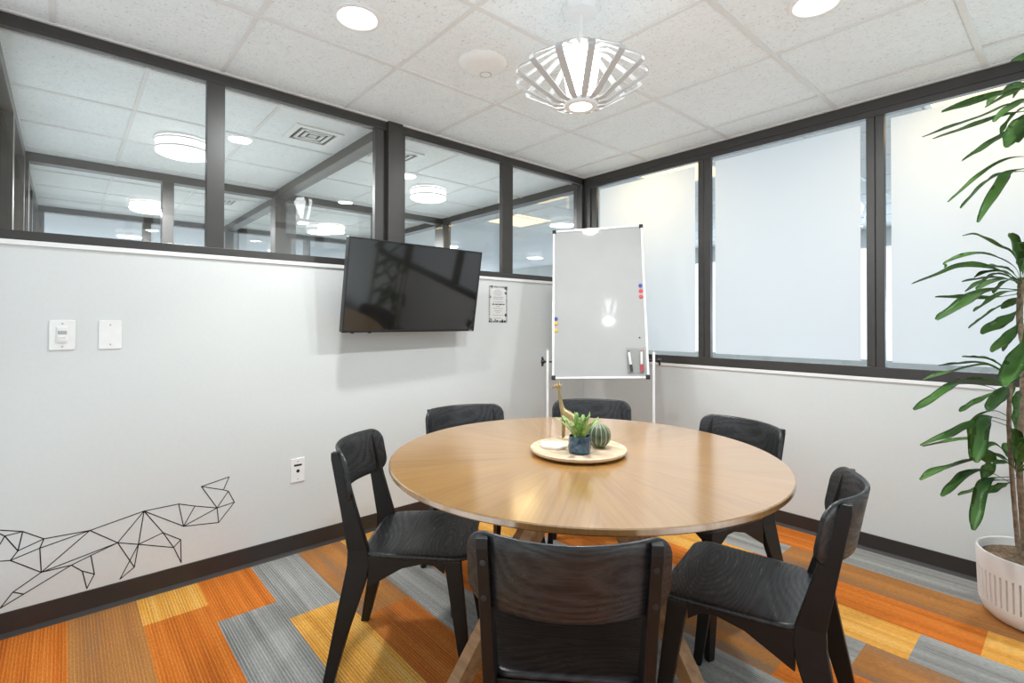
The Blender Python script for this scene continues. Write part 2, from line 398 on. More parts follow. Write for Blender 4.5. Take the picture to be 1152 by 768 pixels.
# unseen back glazing behind the camera, made full height to let fill light in
boxtrim((0,YB-.11,.10),(XE,YB-.01,.14)); boxtrim((0,YB-.11,2.377),(XE,YB-.01,H))
for x in (0,.9,1.83,2.75,XE-.05): boxtrim((x,YB-.11,.14),(x+.05,YB-.01,2.377))

# ------------------------------------------------------------------ neighbouring glazed rooms seen over the left wall
def part_y(x,y0,y1,posts,name):       # partition standing along y at x
    wall('wall_'+name,(x-.05,y0,0),(x+.05,y1,1.546))
    boxtrim((x-.05,y0,1.5461),(x+.05,y1,1.583),M['frame_hazed']); boxtrim((x-.05,y0,2.372),(x+.05,y1,H),M['frame_hazed'])
    es=[]
    for a,b in posts: boxtrim((x-.05,a,1.583),(x+.05,b,2.372),M['frame_hazed']); es.append((a,b))
    for (a,b),(c_,d) in zip(es,es[1:]): window((x-.003,b,1.583),(x+.003,c_,2.372))
def part_x(y,x0,x1,posts,name):
    wall('wall_'+name,(x0,y-.05,0),(x1,y+.05,1.546))
    boxtrim((x0,y-.05,1.5461),(x1,y+.05,1.583),M['frame_hazed']); boxtrim((x0,y-.05,2.372),(x1,y+.05,H),M['frame_hazed'])
    es=[]
    for a,b in posts: boxtrim((a,y-.05,1.583),(b,y+.05,2.372),M['frame_hazed']); es.append((a,b))
    for (a,b),(c_,d) in zip(es,es[1:]): window((b,y-.003,1.583),(c_,y+.003,2.372))
part_y(-2.26,-3.53,.15,[(-3.53,-3.46),(-2.67,-2.59),(-1.81,-1.61),(-.80,-.71),(.05,.15)],'second')
part_y(-4.50,-3.53,.15,[(-3.53,-3.43),(-2.59,-2.51),(-1.72,-1.58),(-.74,-.67),(.05,.15)],'third')
part_x(-1.76,-2.21,-.12,[(-2.21,-2.17),(-.16,-.12)],'divider')
part_x(-1.70,-4.45,-2.31,[(-4.45,-4.40),(-2.36,-2.31)],'divider.001')
part_x(-3.53,-2.21,-.12,[(-2.21,-2.12),(-1.2,-1.10),(-.18,-.12)],'corridor')
part_x(-3.53,-4.45,-2.31,[(-4.45,-4.40),(-3.4,-3.33),(-2.36,-2.31)],'corridor.001')
part_x(.10,-2.21,-.12,[(-2.21,-2.17),(-.16,-.12)],'office')
part_x(.10,-4.45,-2.31,[(-4.45,-4.40),(-2.36,-2.31)],'office.001')
# outer office beyond the frosted windows
wall('wall_office_far',(-7,4.5,0),(7,4.6,.75)); wall('wall_office_head',(-7,4.5,2.2),(7,4.6,H))
for k in range(9): boxtrim((-7+1.75*k-.04,4.48,.75),(-7+1.75*k+.04,4.58,2.2),M['frame'])
wall('wall_office_south',(XE+.12,.05,0),(6.9,.1,H)); wall('wall_office_east',(6.9,.1,0),(7,4.5,H))
wall('wall_corridor_far',(-7,-6,0),(7,-5.9,1.0)); wall('wall_corridor_east',(6.9,-5.9,0),(7,.1,1.0))

# ------------------------------------------------------------------ lamps fixed in ceilings
def downlight(x,y,label,power=17,first=[None]):
    if first[0] is None:
        t=thing('recessed_downlight',label,'ceiling light',(x,y,H),group='round downlights in the ceiling')
        m=MB(); m.lathe([(.094,.0),(.096,-.004),(.092,-.009),(.078,-.011),(.072,-.006),(.072,.0)],40); m.build('trim_ring',M['white_metal'],t,True)
        m=MB(); m.lathe([(.0005,-.0055),(.040,-.0058),(.0715,-.0050),(.0715,-.001),(.0005,-.001)],40); m.build('lens',M['lens_white'],t,True)
        first[0]=t
    else:
        t=copy_tree(first[0]); t.location=(x,y,H); t['label']=label
    lamp('downlight_lamp','AREA',(x,y,H-.012),power,(.95,.985,1.0),.13)
    return t
downlight(.876,-2.401,'round white downlight in the ceiling above the left window band')
downlight(2.116,-1.147,'round white downlight at the top edge above the frosted windows')

downlight(.88,-1.147,'round white downlight in the ceiling hidden behind the pendant lamp',4)

def drum(x,y,label,first=[None]):
    if first[0] is None:
        t=thing('drum_ceiling_light',label,'ceiling light',(x,y,H),group='drum lights in the neighbouring rooms')
        m=MB(); m.lathe([(.0005,0),(.165,0),(.165,-.012),(.0005,-.012)],40); m.build('ceiling_plate',M['white_metal'],t,True)
        m=MB(); m.lathe([(.0005,-.012),(.158,-.012),(.158,-.095),(.14,-.103),(.0005,-.106)],40); m.build('diffuser',M['lens_drum'],t,True)
        for z in (-.018,-.072):
            m=MB(); m.lathe([(.159,z),(.166,z),(.166,z-.012),(.159,z-.012)],40,cap=False); m.v+=[];
            m=MB(); rings=[[(r*math.cos(2*PI*j/40),r*math.sin(2*PI*j/40),zz) for r,zz in ((.159,z),(.166,z),(.166,z-.012),(.159,z-.012))] for j in range(40)]
            rings.append(rings[0]); m.loft(rings,False,True); m.build('metal_band',M['alu'],t,True)
        first[0]=t
    else:
        t=copy_tree(first[0]); t.location=(x,y,H); t['label']=label
    lamp('drum_lamp','AREA',(x,y,H-.1085),42,(.98,.99,1.0),.27)
drum(-1.208,-2.672,'bright drum ceiling light through the widest left pane, nearest the drawing wall')
drum(-3.497,-2.627,'smaller drum ceiling light two rooms away behind the far glazed partition')
drum(-1.159,-.795,'drum ceiling light with metal bands seen right of the television post')
drum(-3.43,-.78,'small drum ceiling light far behind, just above the television left corner')

def vent(x,y,label,first=[None]):
    if first[0] is None:
        t=thing('ceiling_vent',label,'vent',(x,y,H),group='square vents in the neighbouring ceilings')
        m=MB(); 
        for s in (-1,1): m.box((s*.15,-.15,-.012),(s*.115,.15,0)); m.box((-.115,s*.15,-.012),(.115,s*.115,0))
        m.build('frame',M['white_metal'],t,bevel=.002)
        m=MB(); m.box((-.115,-.115,-.003),(.115,.115,0)); m.build('duct_opening',M['black_plastic'],t)
        for q in (.095,.06,.025):
            m=MB()
            for s in (-1,1): m.box((s*q,-q,-.010),(s*(q-.018),q,-.004)); m.box((-q,s*q,-.010),(q,s*(q-.018),-.004))
            m.build('louvre',M['white_metal'],t)
        first[0]=t
    else:
        t=copy_tree(first[0]); t.location=(x,y,H); t['label']=label
vent(-.533,-2.063,'square white air vent in the next room ceiling left of the television post')
vent(-2.92,-2.10,'small square air vent two rooms away below the nearer vent')
vent(-.52,-1.47,'square air vent cut off by the dark post above the television')

def troffer(x,y,label,first=[None]):
    if first[0] is None:
        t=thing('ceiling_panel_light',label,'ceiling light',(x,y,H),group='square warm panel lights in the outer office')
        m=MB()
        for s in (-1,1): m.box((s*.30,-.30,-.012),(s*.275,.30,0)); m.box((-.275,s*.30,-.012),(.275,s*.275,0))
        m.build('frame',M['white_metal'],t)
        m=MB(); m.box((-.275,-.275,-.006),(.275,.275,-.001)); m.build('diffuser',M['lens_warm'],t)
        first[0]=t
    else:
        t=copy_tree(first[0]); t.location=(x,y,H); t['label']=label
    lamp('panel_lamp','AREA',(x,y,H-.02),WARM,(1,.74,.34),.5)
WARM=3.6
troffer(-1.66,.78,'warm square panel light seen through the clear pane beside the corner post')
troffer(.62,.46,'warm square panel light glowing behind the first frosted pane')
troffer(2.50,.46,'warm square panel light glowing behind the frosted pane by the plant')

# ceiling sensor disc
t=thing('ceiling_sensor','flat white round device on the ceiling left of the pendant lamp','sensor',(.928,-1.811,H))
m=MB(); m.lathe([(.0005,0),(.112,0),(.115,-.006),(.108,-.016),(.075,-.026),(.0005,-.029)],48); m.build('housing',M['white_plastic'],t,True)
m=MB(); ring=[]
for j in range(28):
    a=2*PI*j/28; ring.append([(-.040+r*math.cos(a),.050+r*math.sin(a),z) for r,z in ((.026,-.020),(.0285,-.020),(.0285,-.0285),(.026,-.0285))])
ring.append(ring[0]); m.loft(ring,False,True); m.build('status_ring',M['mid_grey_plastic'],t,True)
m=MB(); m.lathe([(.0005,-.018),(.0255,-.018),(.0245,-.0280),(.0005,-.0285)],28,c=(-.040,.050,0)); m.build('cap',M['white_plastic'],t,True)

# ------------------------------------------------------------------ pendant lamp
PX,PY=1.50,-1.78
t=thing('pendant_lamp','white pendant lamp of folded slats hanging over the round table','pendant lamp',(PX,PY,H))
m=MB(); m.lathe([(.0005,0),(.075,0),(.075,-.006),(.066,-.024),(.0005,-.026)],8); m.build('canopy',M['white_metal'],t)
m=MB(); m.tube([(0,0,-.024),(0,0,-.172)],.0055,12); m.build('rod',M['white_metal'],t,True)
zt,zr,zb=2.272-H,2.165-H,2.058-H
m=MB(); m.lathe([(.0005,zt+.012),(.030,zt+.012),(.034,zt+.004),(.034,zt-.012),(.0005,zt-.014)],32); m.build('top_cap',M['white_metal'],t,True)
m=MB(); m.lathe([(.028,zt-.014),(.075,zt-.030),(.072,zt-.05),(.047,zb+.012),(.0005,zb+.012)],32); m.build('diffuser',emit('diffuser_glow',(.96,.99,1.0),8.5),t,True)
m=MB(); m.lathe([(.044,zb-.004),(.062,zb-.004),(.066,zb+.004),(.064,zb+.016),(.044,zb+.016)],36,cap=False); 
hub_r=[[(r*math.cos(2*PI*j/36),r*math.sin(2*PI*j/36),z) for r,z in ((.043,zb-.004),(.063,zb-.004),(.067,zb+.004),(.065,zb+.016),(.043,zb+.016))] for j in range(36)]; hub_r.append(hub_r[0])
m=MB(); m.loft(hub_r,False,True); m.build('hub',M['white_metal'],t,True)
m=MB(); m.lathe([(.0005,zb+.002),(.043,zb+.002),(.043,zb+.011),(.0005,zb+.011)],32); m.build('lens',M['lens_pendant'],t,True)
NSL=14; sl0=None
for k in range(NSL):
    if sl0 is None:
        m=MB(); w=.0125; th=.0022
        path=[(.064,zb+.006),(.10,zb+.012),(.236,zr-.014),(.250,zr-.004),(.252,zr+.004),(.245,zr+.014),(.10,zt-.004),(.032,zt+.002)]
        rings=[]
        for i,(r,z) in enumerate(path):
            a=path[max(i-1,0)]; b=path[min(i+1,len(path)-1)]; dx,dz=b[0]-a[0],b[1]-a[1]; L=math.hypot(dx,dz); nx,nz=dz/L*th,-dx/L*th
            ww=w*(.62 if r<.08 else 1)
            rings.append([(r+nx,-ww,z+nz),(r+nx,ww,z+nz),(r-nx,ww,z-nz),(r-nx,-ww,z-nz)])
        m.loft(rings); sl0=m.build('slat',M['slat'],t); o=sl0
    else:
        o=sl0.copy(); COL.objects.link(o); o.parent=t
    o.rotation_euler=(0,0,2*PI*(k+.42)/NSL)
lamp('pendant_lamp_glow','POINT',(PX,PY,2.165),6,(.97,.99,1.0),.05)
lamp('pendant_lamp_beam','AREA',(PX,PY,2.050),11,(.97,.99,1.0),.08)
# ------------------------------------------------------------------ round table
TX,TY,TZ=1.558,-1.840,.75
t=thing('round_table','large round wooden table with a sunburst veneer top and crossed legs','table',(TX,TY,0))
m=MB(); R=.6858
m.lathe([(.0005,TZ-.026),(R-.035,TZ-.026),(R-.004,TZ-.020),(R,TZ-.016),(R,TZ-.003),(R-.003,TZ),(.0005,TZ)],128); m.build('tabletop',M['veneer'],t,True,angle=30)
m=MB(); m.lathe([(.0005,TZ-.060),(.20,TZ-.060),(.20,TZ-.0262),(.0005,TZ-.0262)],48); m.build('mounting_plate',M['oak'],t,True,angle=30)
for az in (264,354,84,174):
    a=math.radians(az); d=Vector((math.cos(a),math.sin(a),0)); s=Vector((-d.y,d.x,0))
    m=MB(); rings=[]
    for r,z in ((.60,0),(.085,TZ-.0605)):
        for_w,for_h=.030,.030
        c=d*r+Vector((0,0,z)); rings.append([tuple(c+s*.024-d*.032),tuple(c+s*.024+d*.032),tuple(c-s*.024+d*.032),tuple(c-s*.024-d*.032)])
    m.loft(rings); m.build('leg',M['oak'],t,bevel=.003)

# ------------------------------------------------------------------ chairs
def seat_poly(n=7):
    pts=[]; c=[(.222,.212,.055),(-.222,.212,.055),(-.188,-.168,.075),(.188,-.168,.075)]
    P=[Vector((x,y)) for x,y,_ in c]
    for i in range(4):
        p=P[i]; a=(P[i-1]-p).normalized(); b=(P[(i+1)%4]-p).normalized(); r=c[i][2]
        half=math.acos(max(-1,min(1,a.dot(b))))/2; dd=r/math.tan(half); ctr=p+(a+b).normalized()*(r/math.sin(half))
        s0=p+a*dd-ctr; s1=p+b*dd-ctr; a0=math.atan2(s0.y,s0.x); a1=math.atan2(s1.y,s1.x); da=(a1-a0+PI)%(2*PI)-PI
        for k in range(n+1): pts.append((ctr.x+r*math.cos(a0+da*k/n),ctr.y+r*math.sin(a0+da*k/n)))
    return pts
def make_chair():
    t=thing('dining_chair','','chair',group='black wooden chairs around the round table')
    # seat: moulded plywood, slightly dished
    poly=seat_poly(); m=MB(); rings=[]
    def dish(x,y,z): return (x,y,z-.007*math.exp(-((x/.14)**2+((y+.02)/.14)**2))-.010*max(0,(y-.15)/.06)**2*.3)
    for sc_,dz in ((0.03,0),(.35,0),(.7,0),(.93,0),(.985,-.001),(1,-.005),(1,-.011),(.985,-.0145),(.9,-.0150)):
        cy=.02; rings.append([dish(x*sc_,(y-cy)*sc_+cy,.455+dz) for x,y in poly])
    m.loft(rings); m.build('seat',M['ash'],t,True,angle=60)
    # backrest: curved plywood fixed to the fronts of the posts
    m=MB(); hw=.212; rc=.045; zt,zb=.792,.622; th=.0065; rings=[]
    xs=[hw-rc*(1-math.cos(math.radians(a))) for a in range(0,91,9)]; xs=xs+[(hw-rc)*(1-k/7) for k in range(1,8)]; xs=[-x for x in xs]+xs[-2::-1]
    for x in xs:
        s=x/hw; y=-.275+.083*s*s; e=hw-abs(x)
        cut=0 if e>rc else rc-math.sqrt(max(0,rc*rc-(rc-e)**2))
        nx=-2*.083*s/hw; L=math.hypot(nx,1); nx,ny=nx/L,1/L
        t_,b_=zt-cut,zb+cut; zz=[t_,t_-.0025]+[t_-.006-(t_-b_-.012)*k/5 for k in range(6)]+[b_+.0025,b_]; ts=[.35,.8]+[1]*6+[.8,.35]
        ring=[(x+nx*th*q,y+ny*th*q-.19*(z-.70),z) for z,q in zip(zz,ts)]+[(x-nx*th*q,y-ny*th*q-.19*(z-.70),z) for z,q in reversed(list(zip(zz,ts)))]
        rings.append(ring)
    m.loft(rings); m.build('backrest',M['ash'],t,True,angle=70)
    for s in (-1,1):
        # rear leg running up into the post
        m=MB(); rings=[]
        for z,yb,yf,xc,w in ((0,-.282,-.250,.205,.012),(.20,-.247,-.195,.188,.013),(.36,-.217,-.142,.174,.013),(.41,-.208,-.132,.170,.013),(.455,-.207,-.137,.168,.013),(.60,-.232,-.181,.171,.013),(.765,-.262,-.226,.176,.013),(.786,-.262,-.240,.1765,.013)):
            rings.append([(s*(xc-w),yb,z),(s*(xc+w),yb,z),(s*(xc+w),yf,z),(s*(xc-w),yf,z)])
        m.loft(rings); lg=m.build('rear_leg',M['ash_leg'],t,bevel=.003)
        for z in (.735,.655):
            y=-.262+.19*(.765-z)-.0005
            m=MB(); m.lathe([(.0003,0),(.0065,0),(.0065,.002),(.0003,.0022)],14); m.mapped(lambda v:Vector((s*.174+v.x,y-v.z*1.0,z+v.y)))
            m.build('screw',M['dark_metal'],lg,True)
        m=MB(); rings=[]
        for z,yb,yf,xc,w in ((0,.198,.226,.226,.0125),(.40,.130,.183,.199,.0135),(.4395,.122,.180,.197,.0135)):
            rings.append([(s*(xc-w),yb,z),(s*(xc+w),yb,z),(s*(xc+w),yf,z),(s*(xc-w),yf,z)])
        m.loft(rings); m.build('front_leg',M['ash_leg'],t,bevel=.003)
        # side rail, deep at the back and thin towards the front
        up=[(-.138,.4395),(-.02,.4395),(.05,.4395),(.09,.4395),(.124,.4395)]; lo=[(-.138,.335),(-.02,.405),(.05,.424),(.09,.420),(.124,.395)]
        m=MB(); rings=[]
        for (yu,zu),(yl,zl) in zip(up,lo):
            xc=.171+(.197-.171)*(yu+.138)/.262; rings.append([(s*(xc-.010),yu,zu),(s*(xc+.010),yu,zu),(s*(xc+.010),yl,zl),(s*(xc-.010),yl,zl)])
        m.loft(rings); m.build('side_rail',M['ash_leg'],t,bevel=.002)
    for y,xw,nm in ((.152,.184,'front_rail'),(-.160,.156,'rear_rail')):
        m=MB(); rings=[]
        for x in (-xw,-xw*.55,-.03,.03,xw*.55,xw):
            q=abs(x)/xw; zl=.424-.050*q**2.2; rings.append([(x,y-.010,.4395),(x,y+.010,.4395),(x,y+.010,zl),(x,y-.010,zl)])
        m.loft(rings); m.build(nm,M['ash_leg'],t,bevel=.002)
    return t
chairs=[('A',1.144,-2.270,317.0,'black wooden chair left of the table, side on, nearest the drawing wall'),
 ('B',0.886,-1.770,256.5,'black wooden chair behind the table below the television'),
 ('C',1.114,-1.231,222.5,'black wooden chair behind the table in front of the whiteboard'),
 ('D',1.709,-1.230,164.3,'black wooden chair tucked in behind the right edge of the table by the right wall'),
 ('E',2.110,-1.717,103.5,'black wooden chair right of the table with its whole seat in view'),
 ('F',1.913,-2.312,43.3,'black wooden chair in front with its back and two posts towards the camera')]
ch0=make_chair()
for i,(k,x,y,rz,lab) in enumerate(chairs):
    o=ch0 if i==0 else copy_tree(ch0)
    o.location=(x,y,0); o.rotation_euler=(0,0,math.radians(rz)); o['label']=lab

# ------------------------------------------------------------------ tray and what stands on it
trx,tryy=1.553,-1.853
t=thing('serving_tray','round pale wooden tray in the middle of the table','tray',(trx,tryy,TZ))
m=MB(); m.lathe([(.0005,.004),(.145,.004),(.165,.006),(.174,.013),(.174,.020),(.168,.022),(.160,.017),(.0005,.016)],72); m.build('board',M['tray'],t,True,angle=35)
for a in (30,150,270):
    m=MB(); m.lathe([(.0005,0),(.010,0),(.010,.0042),(.0005,.0042)],16,c=(.12*math.cos(math.radians(a)),.12*math.sin(math.radians(a)),0)); m.build('foot',M['black_plastic'],t,True)
ZT=TZ+.0165
# blue pot with succulent
px_,py_=1.598,-1.897
t=thing('succulent_pot','small blue faceted pot of spiky green succulent on the tray','potted plant',(px_,py_,ZT+.0012)); t.scale=(1.24,1.24,1.15)
m=MB(); rings=[]
for i,(r,z) in enumerate([(.026,0),(.0315,.004),(.0335,.018),(.0325,.034),(.031,.050),(.0295,.051),(.0285,.044),(.0005,.042)]):
    ring=[]
    for j in range(14):
        a=2*PI*(j+.5*(i%2))/14; q=r*(1+.035*math.cos(3*a+i)) if 0<i<5 else r; ring.append((q*math.cos(a),q*math.sin(a),z))
    rings.append(ring)
m.loft(rings); m.build('pot',M['blueglaze'],t)
m=MB(); m.lathe([(.0005,.043),(.027,.043),(.0005,.046)],16); m.build('soil',M['soil'],t)
rs=random.Random(3)
for k in range(21):
    a=2*PI*k/21+rs.uniform(-.2,.2); inner=k%3==0
    tilt=rs.uniform(.05,.22) if inner else rs.uniform(.28,.70); L=rs.uniform(.058,.082)*(1.0 if not inner else 1.05)
    w=rs.uniform(.0056,.0078); b0=Vector((math.cos(a),math.sin(a),0))*rs.uniform(.003,.018); sd=Vector((-math.sin(a),math.cos(a),0)); od=Vector((math.cos(a),math.sin(a),0))
    m=MB(); rings=[]
    for i in range(8):
        u=i/7; ang=tilt*(.6+.55*u); c=b0+od*(L*u*math.sin(ang))+Vector((0,0,.042+L*u*math.cos(ang)))
        ww=w*(.60+.62*u) if u<.8 else w*(1.05 if u<.95 else .45)
        n=(od*math.cos(ang)-Vector((0,0,1))*math.sin(ang))
        rings.append([tuple(c+sd*ww),tuple(c-n*ww*.42),tuple(c-sd*ww),tuple(c+n*ww*.30)])
    m.loft(rings); m.build('leaf',M['succulent'],t,True,angle=80)
# ribbed cactus ornament
t=thing('cactus_ornament','round ribbed green cactus ornament beside the blue pot','ornament',(1.594,-1.786,ZT)); t.scale=(1.08,1.08,1.16)
m=MB(); rings=[]; RC=.040
nl=14; seg=nl*6
for i in range(17):
    ph=-PI/2+PI*i/16; rr=max(math.cos(ph),.02); z=RC*1.0*(math.sin(ph)*.96)+RC*.96
    rings.append([(RC*rr*(1-.10*abs(math.cos(nl*PI*j/seg))**6)*math.cos(2*PI*j/seg),RC*rr*(1-.10*abs(math.cos(nl*PI*j/seg))**6)*math.sin(2*PI*j/seg),z) for j in range(seg)])
m.loft(rings); m.build('body',M['cactus'],t,True,angle=80)
m=MB()
for k in range(nl):
    a=2*PI*(k+.5)/nl; pts=[]
    for i in range(1,16):
        ph=-PI/2+PI*i/16; pts.append((RC*1.0*math.cos(ph)*math.cos(a),RC*1.0*math.cos(ph)*math.sin(a),RC*.96*math.sin(ph)+RC*.96))
    m.tube(pts,.0014,6)
m.build('spine_lines',M['rib'],t,True)
# irregular pale stone coaster
t=thing('stone_coaster','irregular white stone slab lying on the left of the tray','coaster',(1.478,-1.908,ZT))
rs=random.Random(11); out=[]
for j in range(18):
    a=2*PI*j/18; r=.052*(1+rs.uniform(-.09,.06)); out.append((r*1.05*math.cos(a),r*.9*math.sin(a)))
m=MB(); m.loft([[(x*.97,y*.97,0) for x,y in out],[(x,y,.003) for x,y in out],[(x,y,.007) for x,y in out],[(x*.96,y*.96,.0095) for x,y in out]]); m.build('slab',M['slate'],t,True,angle=40)
# giraffe
def skinned(name,verts,edges,radii,mat,parent,sub=1):
    me=bpy.data.meshes.new(name); me.from_pydata(verts,edges,[]); o=bpy.data.objects.new(name,me); COL.objects.link(o)
    if parent is not None: o.parent=parent
    sk=o.modifiers.new('skin','SKIN')
    for v,r in zip(me.skin_vertices[0].data,radii): v.radius=(r,r)
    me.skin_vertices[0].data[0].use_root=True
    sk.use_smooth_shade=True
    s=o.modifiers.new('sub','SUBSURF'); s.levels=sub; s.render_levels=sub
    me.materials.append(mat); return o
t=thing('giraffe_figurine','small brass giraffe figurine standing behind the succulent','figurine',(1.447,-1.777,ZT),math.radians(205)); t.scale=(1.32,1.45,1.36)
V=[];E=[];Rd=[]
def gv(p,r,prev=None):
    V.append(p); Rd.append(r)
    if prev is not None: E.append((prev,len(V)-1))
    return len(V)-1
hip=gv((-.018,0,.066),.0105); mid=gv((0,0,.069),.0115,hip); sh=gv((.018,0,.074),.011,mid)
n1=gv((.027,0,.091),.0075,sh); n2=gv((.031,0,.112),.0056,n1); n3=gv((.034,0,.135),.0048,n2); n4=gv((.036,0,.150),.005,n3)
h1=gv((.043,0,.154),.0058,n4); h2=gv((.052,0,.150),.0042,h1); h3=gv((.058,0,.147),.0034,h2)
for s in (-1,1):
    e=gv((.036,s*.005,.160),.0015,n4); gv((.036,s*.0055,.166),.0018,e)
    er=gv((.032,s*.008,.155),.0018,n4); gv((.028,s*.013,.157),.0012,er)
    a=gv((.021,s*.006,.052),.0048,sh); b=gv((.022,s*.0065,.028),.0034,a); gv((.022,s*.0065,.0035),.0034,b)
    a=gv((-.020,s*.006,.050),.0052,hip); b=gv((-.023,s*.0065,.028),.0034,a); gv((-.021,s*.0065,.0035),.0034,b)
a=gv((-.029,0,.062),.0016,hip); gv((-.032,0,.040),.0014,a)
skinned('body',V,E,Rd,M['brass'],t,2)

# ------------------------------------------------------------------ television on a wall arm
TW,TH=.89,.508
t=thing('television','black flat screen television tilted forward on the left wall below the dark post','television',(.2156,-1.7211,1.4181))
T=Matrix.Rotation(1.5997,4,'Z')@Matrix.Rotation(.1681,4,'X')
# local: x right, -y towards the viewer, z up
def tb(name,a,b,mat,bev=0,par=t):
    m=MB(); m.box(a,b); m.mapped(lambda v:T@v); return m.build(name,mat,par,bevel=bev)
tb('housing',(-TW/2,.006,-TH/2),(TW/2,.035,TH/2),M['black_plastic'],.003)
tb('screen',(-TW/2+.008,.0005,-TH/2+.014),(TW/2-.008,.006,TH/2-.008),M['screen'])
for a,b in (((-TW/2,-.002,-TH/2),(TW/2,.006,-TH/2+.013)),((-TW/2,-.002,TH/2-.007),(TW/2,.006,TH/2)),((-TW/2,-.002,-TH/2+.013),(-TW/2+.007,.006,TH/2-.007)),((TW/2-.007,-.002,-TH/2+.013),(TW/2,.006,TH/2-.007))): tb('bezel',a,b,M['black_plastic'],.001)
tb('maker_badge',(TW/2-.040,-.0026,-TH/2+.004),(TW/2-.018,-.002,-TH/2+.008),M['mid_grey_plastic'])
tb('rear_bulge',(-.27,.035,-.20),(.27,.062,.12),M['black_plastic'],.01)
for x in (-.38,-.28):
    m=MB(); m.lathe([(.0004,-.006),(.010,-.006),(.012,0),(.0004,0)],14,c=(x,.012,-TH/2)); m.mapped(lambda v:T@v); m.build('infrared_eye',M['black_plastic'],t,True)
tb('mount_bracket',(-.16,.062,-.15),(.16,.080,.15),M['dark_metal'],.003)
m=MB(); m.box((-.10,-.05,-.03),(-.045,.05,.05)); m.mapped(lambda v:v); m.build('arm',M['dark_metal'],t,bevel=.004)
m=MB(); m.box((-.2150,-.13,-.13),(-.195,.13,.13)); m.box((-.195,-.03,-.02),(-.09,.03,.04)); m.build('wall_plate',M['dark_metal'],t,bevel=.004)

# ------------------------------------------------------------------ whiteboard easel
WC=Vector((.686,-.6611,1.3702)); ya,ti,ro=.6214,.2707,.0344; WW,WH=.6,1.0306
r=Vector((math.cos(ya),math.sin(ya),0)); n=Vector((math.sin(ya),-math.cos(ya),0)); u=Vector((0,0,1)); u1=u*math.cos(ti)-n*math.sin(ti)
RR=r*math.cos(ro)+u1*math.sin(ro); UU=-r*math.sin(ro)+u1*math.cos(ro); NN=RR.cross(UU)
BT=Matrix(((RR.x,NN.x,UU.x),(RR.y,NN.y,UU.y),(RR.z,NN.z,UU.z)))     # local x right, y towards viewer, z up the board
e=thing('whiteboard_easel','tall white whiteboard on a stand in the corner, leaning back','whiteboard',(WC.x,WC.y,0))
off=Vector((0,0,WC.z))
def wb(name,a,b,mat,bev=0,par=e,fn=None):
    m=MB(); m.box(a,b); m.mapped(lambda v:BT@v+off); return m.build(name,mat,par,bevel=bev)
wb('board_panel',(-WW/2+.008,-.016,-WH/2+.008),(WW/2-.008,-.002,WH/2-.008),M['board'])
f=.014
for a,b in (((-WW/2,-.02,-WH/2),(-WW/2+f,.004,WH/2)),((WW/2-f,-.02,-WH/2),(WW/2,.004,WH/2)),((-WW/2+f,-.02,-WH/2),(WW/2-f,.004,-WH/2+f)),((-WW/2+f,-.02,WH/2-f),(WW/2-f,.004,WH/2))): wb('frame_rail',a,b,M['alu'],.002)
for sx in (-1,1):
    for sz in (-1,1):
        x0=sx*(WW/2+.003); z0=sz*(WH/2+.003); wb('corner_cap',(min(x0,x0-sx*.026),-.022,min(z0,z0-sz*.026)),(max(x0,x0-sx*.026),.007,max(z0,z0-sz*.026)),M['black_plastic'],.004)
# stand: two posts, pivots with knobs, feet
piv=-.400
for s in (-1,1):
    pb=BT@Vector((s*(WW/2+.030),-.010,piv)); x,y=pb.x,pb.y
    m=MB(); m.box((-.008,-.009,.03),(.008,.009,1.045)); RZ=Matrix.Rotation(ya,4,'Z'); m.mapped(lambda v:RZ@v+Vector((x,y,0))); m.build('post',M['white_metal'],e,bevel=.003)
    m=MB(); m.box((-.010,-.011,1.045),(.010,.011,1.053)); m.mapped(lambda v:RZ@v+Vector((x,y,0))); m.build('post_cap',M['mid_grey_plastic'],e,bevel=.002)
    m=MB(); m.box((-.016,-.235,.006),(.016,.20,.032)); m.mapped(lambda v:RZ@v+Vector((x,y,0))); m.build('foot',M['white_metal'],e,bevel=.004)
    m=MB(); zz=WC.z+pb.z
    m.tube([(s*-.028,0,zz),(s*.024,0,zz)],.006,10); m.mapped(lambda v:RZ@v+Vector((x,y,0))); m.build('pivot_bolt',M['dark_metal'],e,True)
    m=MB(); m.tube([(s*.020,0,zz),(s*.026,0,zz),(s*.040,0,zz),(s*.043,0,zz)],[.012,.016,.015,.010],14); m.box((s*.028,-.009,zz-.030),(s*.040,.009,zz+.030)); m.mapped(lambda v:RZ@v+Vector((x,y,0))); m.build('knob',M['black_plastic'],e,True)
pl=BT@Vector((0,-.02,piv)); 
m=MB(); m.box((-WW/2-.020,-.010,.30),(WW/2+.020,.010,.325)); RZ=Matrix.Rotation(ya,4,'Z'); m.mapped(lambda v:RZ@v+Vector((pl.x,pl.y,0))); m.build('crossbar',M['white_metal'],e,bevel=.003)
def on_board(x,z,y=0): return BT@Vector((x,y,z))+WC
def magnet(x,z,mat,label,first=[None]):
    o=None
    m=MB(); m.lathe([(.0004,0),(.0125,0),(.0130,.003),(.0115,.0075),(.0004,.009)],22); m.mapped(lambda v:BT@Vector((v.x,v.z,v.y)))
    o=m.build('magnet',M[mat],None,True,loc=on_board(x,z,-.0019)); tag(o,label,'magnet','round magnets on the whiteboard')
magnet(-.276,-.117,'blue_plastic','blue round magnet on the left edge of the whiteboard')
magnet(-.276,-.148,'yellow_plastic','upper yellow magnet touching the blue one at the whiteboard left edge')
magnet(-.276,-.196,'yellow_plastic','lower yellow magnet, lowest at the whiteboard left edge')
magnet(.270,.087,'blue_plastic','blue round magnet on the right edge of the whiteboard')
magnet(.270,.051,'red_plastic','upper red magnet just under the blue one at the whiteboard right edge')
magnet(.270,.012,'red_plastic','lower red magnet at the whiteboard right edge')
